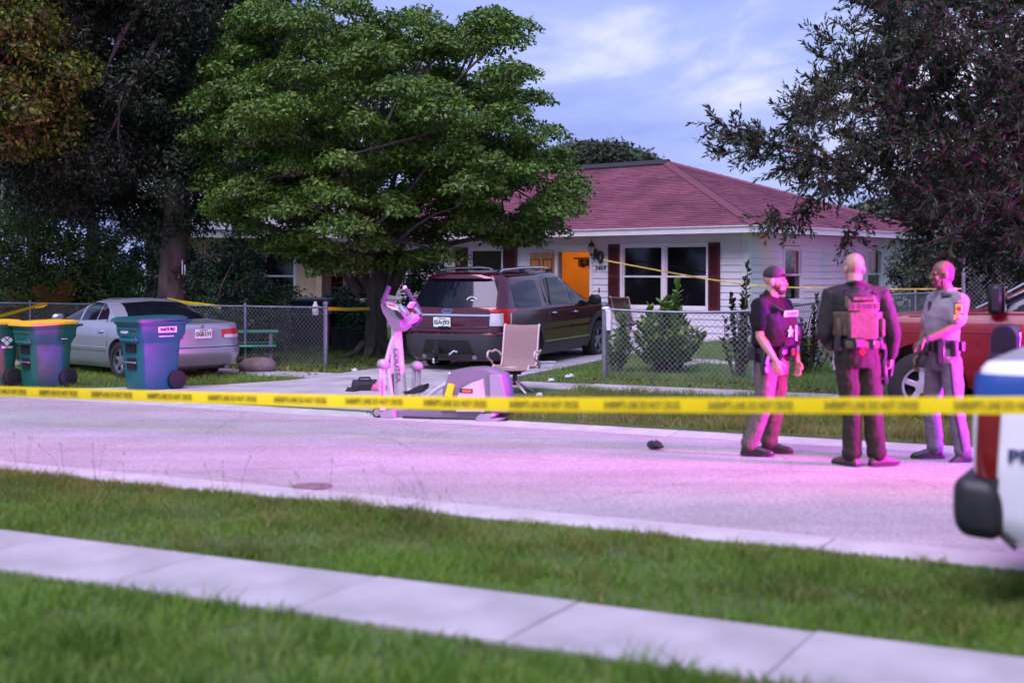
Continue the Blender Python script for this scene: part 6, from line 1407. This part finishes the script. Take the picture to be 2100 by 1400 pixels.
# hedges and bushes
def bush(label, c, rx, ry, rz_, n, size, asp, lm, group=None, name="bush", rad=.3, stems=True, cat="bush", flat=.8, per=90):
    r = thing(name, label, cat, (0, 0, 0), 0, group); cs = []
    while len(cs) < n:
        d = np.array([random.uniform(-1, 1), random.uniform(-1, 1), random.uniform(0, 1)])
        if .25 < d @ d < 1: cs.append(Vector((c[0] + d[0] * rx, c[1] + d[1] * ry, c[2] + d[2] * rz_)))
    V, Fc = clump_leaves(cs, rad, per, size, asp, flat, .35); scatter_mesh("foliage", V, Fc, lm, r)
    mb = MB(); 
    for k in range(7): limb(mb, (c[0] + random.uniform(-.1, .1), c[1], c[2] - .02), random.choice(cs), .03, .008, 4)
    mb.obj("stem", m_bark, r)['kind'] = 'stuff'; return r
for px, Y, w, h, lm, lab in ((-60, 31, 1.9, 3.4, lm_hedge, "tall yellow green bush at the left edge behind the fence"), (70, 28.3, 1.4, 3.0, lm_hedge, "light green bush left of the dark trunk, above the yellow lidded bin"), (175, 28.4, 1.4, 2.6, lm_hedge, "green bush behind the silver sedan's bonnet"), (285, 30.5, 1.6, 2.9, lm_hedge2, "dark bush immediately left of the dark trunk"), (440, 26.9, 1.25, 2.5, lm_hedge2, "bluish green bush immediately right of the dark trunk"), (520, 27.2, .85, 1.7, lm_hedge, "green bush left of the pale wall"), (612, 28.6, .5, 1.2, lm_hedge, "small green bush in front of the neighbour's window")):
    g = at(px, 700, Y); bush(lab, (g.x, Y, .15), w, .9, h, int(50 * w * h), .085, .5, lm, "bushes behind the left fence", rad=.27)
g = at(567, 700, 27.6); bush("pale leaved shrub in front of the cream wall", (g.x, 27.6, .15), .42, .4, 1.25, 26, .07, .6, leafmat("pale_shrub_leaf", [(.12, .16, .08), (.5, .42, .44), (.65, .55, .58)], .2), name="pale_shrub", rad=.2)  # leaf colours run from dull green to near white
for px, Y, w, h, lab in ((880, 27.9, .7, 2.0, "dark leafy shrub between the tree trunk and the maroon vehicle"), (700, 27.6, .35, 1.1, "small dark shrub growing in the planter by the shutter"), (735, 27.0, .3, 1.0, "small dark shrub growing in the planter by the trunk")):
    g = at(px, 700, Y); bush(lab, (g.x, Y, .2 if w > .5 else .6), w, .5, h if w > .5 else .8, int(46 * w * h) + 8, .09, .55, lm_hedge2, name="shrub", rad=.22)
# young palms with dry fronds by the left fence
def palm(label, c, n, ln, spread=1.0, group=None):
    r = thing("palm", label, "palm", (0, 0, 0), 0, group); mb = MB(); Vs = []
    for k in range(n):
        a = random.uniform(0, 6.283); el_ = random.uniform(.5, 1.35); pts = []; p = Vector(c); d = Vector((math.cos(a) * math.cos(el_), math.sin(a) * math.cos(el_), math.sin(el_)))
        for i in range(9):
            pts.append(p.copy()); p = p + d * ln / 8; d = (d + Vector((0, 0, -.16))).normalized()
        f = MB(); f.tube(pts, [.012 - .001 * i for i in range(9)], 4)
        for i in range(2, 9):
            for t in (0, .33, .66):
                q = pts[i - 1].lerp(pts[i], t); dd = (pts[i] - pts[i - 1]).normalized(); s = dd.cross(UPV).normalized()
                for sg in (-1, 1):
                    e_ = q + (s * sg + dd * .8 + V_((0, 0, -.15))).normalized() * ln * .30 * (1 - abs(i - 5) / 8); w = dd * .012
                    f.add([q - w, q + w, e_, (q + e_) / 2 + V_((0, 0, -.01))], [(0, 1, 2), (0, 3, 2)])
        f.obj("frond", lm_palm, r)
for px, Y, lab in ((15, 27.4, "small palm with orange dry fronds nearest the left edge"), (110, 27.6, "small palm with greenish brown fronds behind the middle bin")):
    g = at(px, 640, Y); palm(lab, (g.x, Y, .5), 16, 1.3, group="palms by the left fence")
# leaf by leaf shrub behind the right-hand fence
def clusia(label, c, h, w, stems, size, m, seed, name="shrub"):
    random.seed(seed); r = thing(name, label, "shrub", (0, 0, 0)); me = None; sm = MB(); allp = []
    for k in range(stems):
        a = random.uniform(0, 6.283); rr = w * random.random() ** .6; hh = h * (1 - .55 * (rr / w) ** 1.4) * random.uniform(.75, 1.05); b = Vector((c[0] + rr * .25 * math.cos(a), c[1] + rr * .25 * math.sin(a), c[2])); t = Vector((c[0] + rr * math.cos(a), c[1] + rr * math.sin(a), c[2] + hh))
        if k == 0: t = Vector((c[0] + .10, c[1], c[2] + h * 1.0))
        if k == 1: t = Vector((c[0] + .16, c[1], c[2] + h * 1.18))
        q = limb(sm, b, t, .014, .006, 5, .05); n = int((t - b).length / .038)
        for i in range(n):
            u = .3 + .72 * (i + .5) / n; p = b.lerp(t, min(u, 1)); ang = i * 2.4 + k
            allp.append((p, ang, .5 + .6 * random.random(), u))
    sm.obj("stem", m_bark, r, 60)['kind'] = 'stuff'
    lf = MB(); 
    pl_ = [(0, 0, 0)] + [(.5 + .5 * -math.cos(t) * 1.0, .36 * math.sin(t), 0) for t in (.5, 1.1, 1.7, 2.3, 2.8)] + [(1.0, 0, .03)] + [(.5 + .5 * -math.cos(t), -.36 * math.sin(t), 0) for t in (2.8, 2.3, 1.7, 1.1, .5)]
    lf.add(pl_ + [(.5, 0, -.06)], [(i, (i + 1) % 12, 12) for i in range(12)]); me = lf.mesh("leaf", 60); me.materials.append(m)
    allp.sort(key=lambda e: e[0].y - .4 * e[0].z); rest = MB()
    for i, (p, ang, el_, u) in enumerate(allp):
        R = rotm(0, -el_ * (1.2 if u > .9 else .7), ang) @ rotm(random.uniform(-.5, .5), 0, 0); s = size * random.uniform(.7, 1.2)
        if i < 290:
            o = link("leaf", me, None, r); M4 = (R * s).to_4x4(); M4.translation = p; o.matrix_local = M4
        else:
            rest.add([p + R @ (Vector(v) * s) for v in pl_ + [(.5, 0, -.06)]], [(j, (j + 1) % 12, 12) for j in range(12)])
    if rest.v: rest.obj("leaf_mass", m, r, 60)['kind'] = 'stuff'
    random.seed(11 + seed)
g = gnd(1375, 772, .05); clusia("round leaved green shrub growing behind the right fence in front of the porch", (g.x + .02, g.y + .5, .05), 1.28, .68, 78, .12, lm_shrub, 3)
g = gnd(1236, 775, .05); clusia("small round leaved shrub growing just behind the gate post with the towel", (g.x + .28, g.y + .75, .05), .95, .30, 16, .11, lm_shrub, 4)
g = gnd(1520, 780, .05); clusia("tall thin dark stemmed shrub at the fence corner behind the capped officer", (g.x, g.y + .3, .05), 1.55, .36, 16, .085, lm_oak, 5)
g = gnd(1655, 775, .05); clusia("dark weedy shrub behind the side fence between two officers", (g.x + .1, g.y + .4, .05), 1.1, .45, 22, .07, lm_oak, 6)
# trees behind the houses
def far_tree(label, px, Y, top, w, trunk_r, lm, crown_from, group="trees beyond the houses", n=90, pole=False):
    b = at(px, 620, Y); b.z = .2; zt = EYE - (top - HY) * Y / F; zc = EYE - (crown_from - HY) * Y / F; r = thing("far_tree", label, "tree", (0, 0, 0), 0, group)
    cs = []
    for k in range(n):
        t = random.random(); rr = w * math.sin(math.pi * min(1, .15 + .8 * t)) * random.random() ** .5; a = random.uniform(0, 6.283); cs.append(Vector((b.x + rr * math.cos(a), Y + rr * math.sin(a), zc + (zt - zc) * t)))
    V, Fc = clump_leaves(cs, .75, 60, .26, .45, .55, .4); scatter_mesh("crown", V, Fc, lm, r)
    trunk_obj(r, [b, b + V_((0, 0, 1)), V_((b.x + .2, Y, (zc + .2) / 2 + 1)), V_((b.x, Y, zc)), V_((b.x, Y, zt - .4))], [trunk_r * 1.4, trunk_r, trunk_r * .9, trunk_r * .8, .04], m_bark, 8)
for i, (px, top, w, cf) in enumerate(((1178, 308, .9, 340), (1222, 298, 1.1, 340), (1268, 304, 1.0, 342), (1300, 322, .7, 345))):
    far_tree(("pine crown showing above the ridge nearest the green tree", "tallest rounded pine crown above the dark ridge vent", "pine crown right of the tallest one above the ridge", "smallest pine crown at the ridge's right end")[i], px, 62, top, w, .22, lm_far, cf, n=46)
for i, (px, Y, top, w, cf) in enumerate(((1745, 52, 450, 1.6, 520), (1810, 50, 425, 2.0, 520), (1880, 46, 400, 2.4, 560), (1960, 44, 340, 2.8, 580), (2050, 42, 330, 3.0, 600), (2150, 42, 280, 3.4, 600))):
    far_tree(("lowest dark tree just over the right roof slope", "dark tree behind the right tip of the roof eave", "dark tree between the house corner and the tall fence post", "dark tree behind the tall fence post", "dark tree behind the red truck's windscreen", "dark tree at the right edge behind the tall fence")[i], px, Y, top, w, .25, lm_far, cf, "row of dark trees behind the tall fence", n=120)
for i, (px, Y, top, w, cf) in enumerate(((440, 48, -90, 2.6, 420), (500, 46, -60, 2.2, 420), (575, 52, -20, 2.4, 420), (330, 46, -90, 3, 420), (180, 46, -60, 3, 420), (60, 46, 60, 3.4, 470), (-80, 46, -60, 3.4, 470), (700, 50, 60, 2.4, 430))):
    far_tree(("tall pine filling the gap left of the green tree's top", "tall pine with thin crown nearest the green tree's upper left", "pine rising behind the green tree's crown", "tall pine right behind the dark tree's trunk", "tall pine behind the dark tree's left half", "lower pine behind the golden tree", "pine at the far left edge behind the golden tree", "low pine hidden behind the green tree and the house roof")[i], px, Y, top, w, .25, lm_far, cf, "tall pines behind the left trees", n=130)
for px, Y, w, h, lab in ((1900, 33.5, 1.2, 2.6, "dark bush behind the side fence at the house's rear corner"), (1985, 32, 1.6, 2.8, "dark bush behind the tall fence, seen over the red truck"), (2080, 32, 1.6, 3.0, "dark bush behind the tall fence at the right edge")):
    g = at(px, 700, Y); bush(lab, (g.x, Y, .2), w, .8, h, int(30 * w * h), .11, .4, lm_oak, "bushes behind the tall fence", rad=.36)
# ------------------------------------------------------------------ grass
gm = leafmat("lawn_grass", [(.07, .16, .012), (.115, .26, .022), (.17, .30, .035), (.22, .28, .05)], .42, .55)
gm_dry = leafmat("dry_verge_grass", [(.08, .15, .018), (.14, .21, .03), (.20, .245, .05), (.26, .25, .09)], .42, .6)
def grass(name, label, q0, q1, p0, p1, dens, h, w, m, keep=None, clump=.5, two=True):
    n = int((q1 - q0) * (p1 - p0) * dens); q = rng.uniform(q0, q1, n); p = rng.uniform(p0, p1, n); X = UX * q - UY * p; Y = UY * q + UX * p
    ok = (Y > 2.6) & (np.abs(X) < .42 * Y + 2.6)
    pn = np.sin(q * 2.1 + np.sin(p * 3.3) * 1.3) * np.sin(p * 2.7 + np.sin(q * 1.7)) + .5 * np.sin(q * 7.3 + 1.1 * p) * np.sin(p * 6.1)
    ok &= rng.random(n) < (1 - clump * .5 + clump * .5 * pn)
    if keep is not None: ok &= keep(q, p)
    q, p, X, Y, pn = q[ok], p[ok], X[ok], Y[ok], pn[ok]; n = len(q)
    zz = np.array([gz(v) for v in np.linspace(p0, p1, 200)]); Z = np.interp(p, np.linspace(p0, p1, 200), zz)
    a = rng.uniform(0, 2 * np.pi, n); hh = h * rng.uniform(.45, 1.25, n) * (1 + .35 * pn); ln = rng.uniform(.3, 1.3, n) * hh; b = rng.uniform(0, 2 * np.pi, n); ww = w * rng.uniform(.6, 1.3, n)
    P = np.stack([X, Y, Z], 1); sd = np.stack([np.cos(a), np.sin(a), 0 * a], 1) * ww[:, None] / 2; le = np.stack([np.cos(b) * ln, np.sin(b) * ln, 0 * b], 1); up = np.array([0, 0, 1.0]) * hh[:, None]
    if two:
        V = np.stack([P - sd, P + sd, P + sd * .7 + le * .35 + up * .6, P - sd * .7 + le * .35 + up * .6, P + le + up], 1).reshape(-1, 3); i = np.arange(n)[:, None] * 5
        Fc = np.concatenate([i + np.array([[0, 1, 2]]), i + np.array([[0, 2, 3]]), i + np.array([[3, 2, 4]])], 0)
    else:
        V = np.stack([P - sd, P + sd, P + le + up], 1).reshape(-1, 3); Fc = np.arange(n)[:, None] * 3 + np.array([[0, 1, 2]])
    o = scatter_mesh(name, V, Fc, m); tag(o, label, "grass", None, 'stuff'); return n
ng = grass("grass", "near lawn of bright green grass below the sidewalk", -9, 6, .4, 5.30, 3600, .055, .008, gm, lambda q, p: p < 5.29)
ng += grass("grass", "green grass verge between the near sidewalk and the road", -14, 6, 6.15, 8.0, 5200, .045, .0065, gm)
ng += grass("grass", "yellowing taller grass along the near kerb on the left", -14, -3, 7.0, 8.02, 1500, .07, .006, gm_dry)
tuft = lambda q, p: (np.sin(q * 2.9 + 1.7 * np.sin(p * 4.1)) * np.sin(p * 3.7 + 1.3 * np.sin(q * 2.3)) + .4 * np.sin(q * 11 + p * 7)) > .62
ng += grass("grass_tufts", "coarse taller tufts scattered through the near lawn and verge", -13, 6, 2.0, 5.15, 1500, .12, .010, leafmat("coarse_grass", [(.06, .15, .015), (.11, .24, .02), (.17, .29, .04)], .42), tuft, clump=.2)
ng += grass("grass_tufts", "coarse yellow green tufts scattered through the verge by the road", -14, 6, 6.2, 7.95, 2200, .085, .008, gm_dry, tuft, clump=.2)
drv = lambda q, p: ~((q > np.interp(p, [13.7, 15.6, 16.8, 17.5, 30], [-14.9, -13.1, -12.7, -12.75, -12.7])) & (q < np.interp(p, [13.7, 15, 16.4, 17.5, 30], [-7.5, -8.4, -9.4, -9.78, -9.78])))
ng += grass("grass", "dry grass verge beyond the road, under the red truck", -8, 6, 13.66, 17.48, 1700, .10, .008, gm_dry, drv)
ng += grass("grass", "grass verge beyond the road under the bins and the sedan", -26, -12, 13.66, 17.48, 700, .07, .009, gm, drv)
ng += grass("grass", "lawn inside the right fence around the shrub", -10, 8, 18.4, 29, 420, .09, .012, gm, drv, two=False)
ng += grass("grass", "weedy lawn inside the left fence round the tree", -30, -12.7, 18.4, 30, 330, .10, .014, gm, drv, two=False)
# seed stalks standing along the near kerb at the left
mb = MB()
for k in range(30):
    q = random.uniform(-9.2, -4.5); p = random.uniform(7.6, 8.05); b = rp(q, p, .05); h = random.uniform(.12, .36); le = V_((random.gauss(0, .06), random.gauss(0, .06), 0)); mb.tube([b, b + V_((0, 0, h * .6)) + le * .4, b + V_((0, 0, h)) + le], [.0016, .0013, .001], 3); mb.ell(b + V_((0, 0, h)) + le, (.003, .003, .018), None, 5, 4)
tag(mb.obj("grass_stalks", gm_dry), "thin brown seed stalks standing along the near kerb", "grass", None, 'stuff')
# fallen leaves along the left fence and under the trees
n = 2600; q = rng.uniform(-24, -12.9, n); p = rng.uniform(18.3, 21.5, n) - rng.random(n) ** 2 * 1.0; P = np.stack([UX * q - UY * p, UY * q + UX * p, np.array([gz(v) for v in p]) + .03], 1); Nn = rng.normal(size=(n, 3)) * .4 + np.array([0, 0, 1])
V, Fc = leaves(P, Nn / np.linalg.norm(Nn, axis=1, keepdims=True), .07, .6); tag(scatter_mesh("leaf_litter", V, Fc, leafmat("dry_leaf", [(.10, .05, .03), (.16, .09, .05), (.22, .14, .09)], .1)), "brown fallen leaves along the left fence", "leaves", None, 'stuff')
n = 500; q = rng.uniform(-9.5, -3, n); p = rng.uniform(18.4, 19.2, n); P = np.stack([UX * q - UY * p, UY * q + UX * p, np.array([gz(v) for v in p]) + .03], 1); Nn = rng.normal(size=(n, 3)) * .4 + np.array([0, 0, 1])
V, Fc = leaves(P, Nn / np.linalg.norm(Nn, axis=1, keepdims=True), .06, .6); tag(scatter_mesh("leaf_litter", V, Fc, bpy.data.materials["dry_leaf"]), "brown fallen leaves under the right fence", "leaves", None, 'stuff')
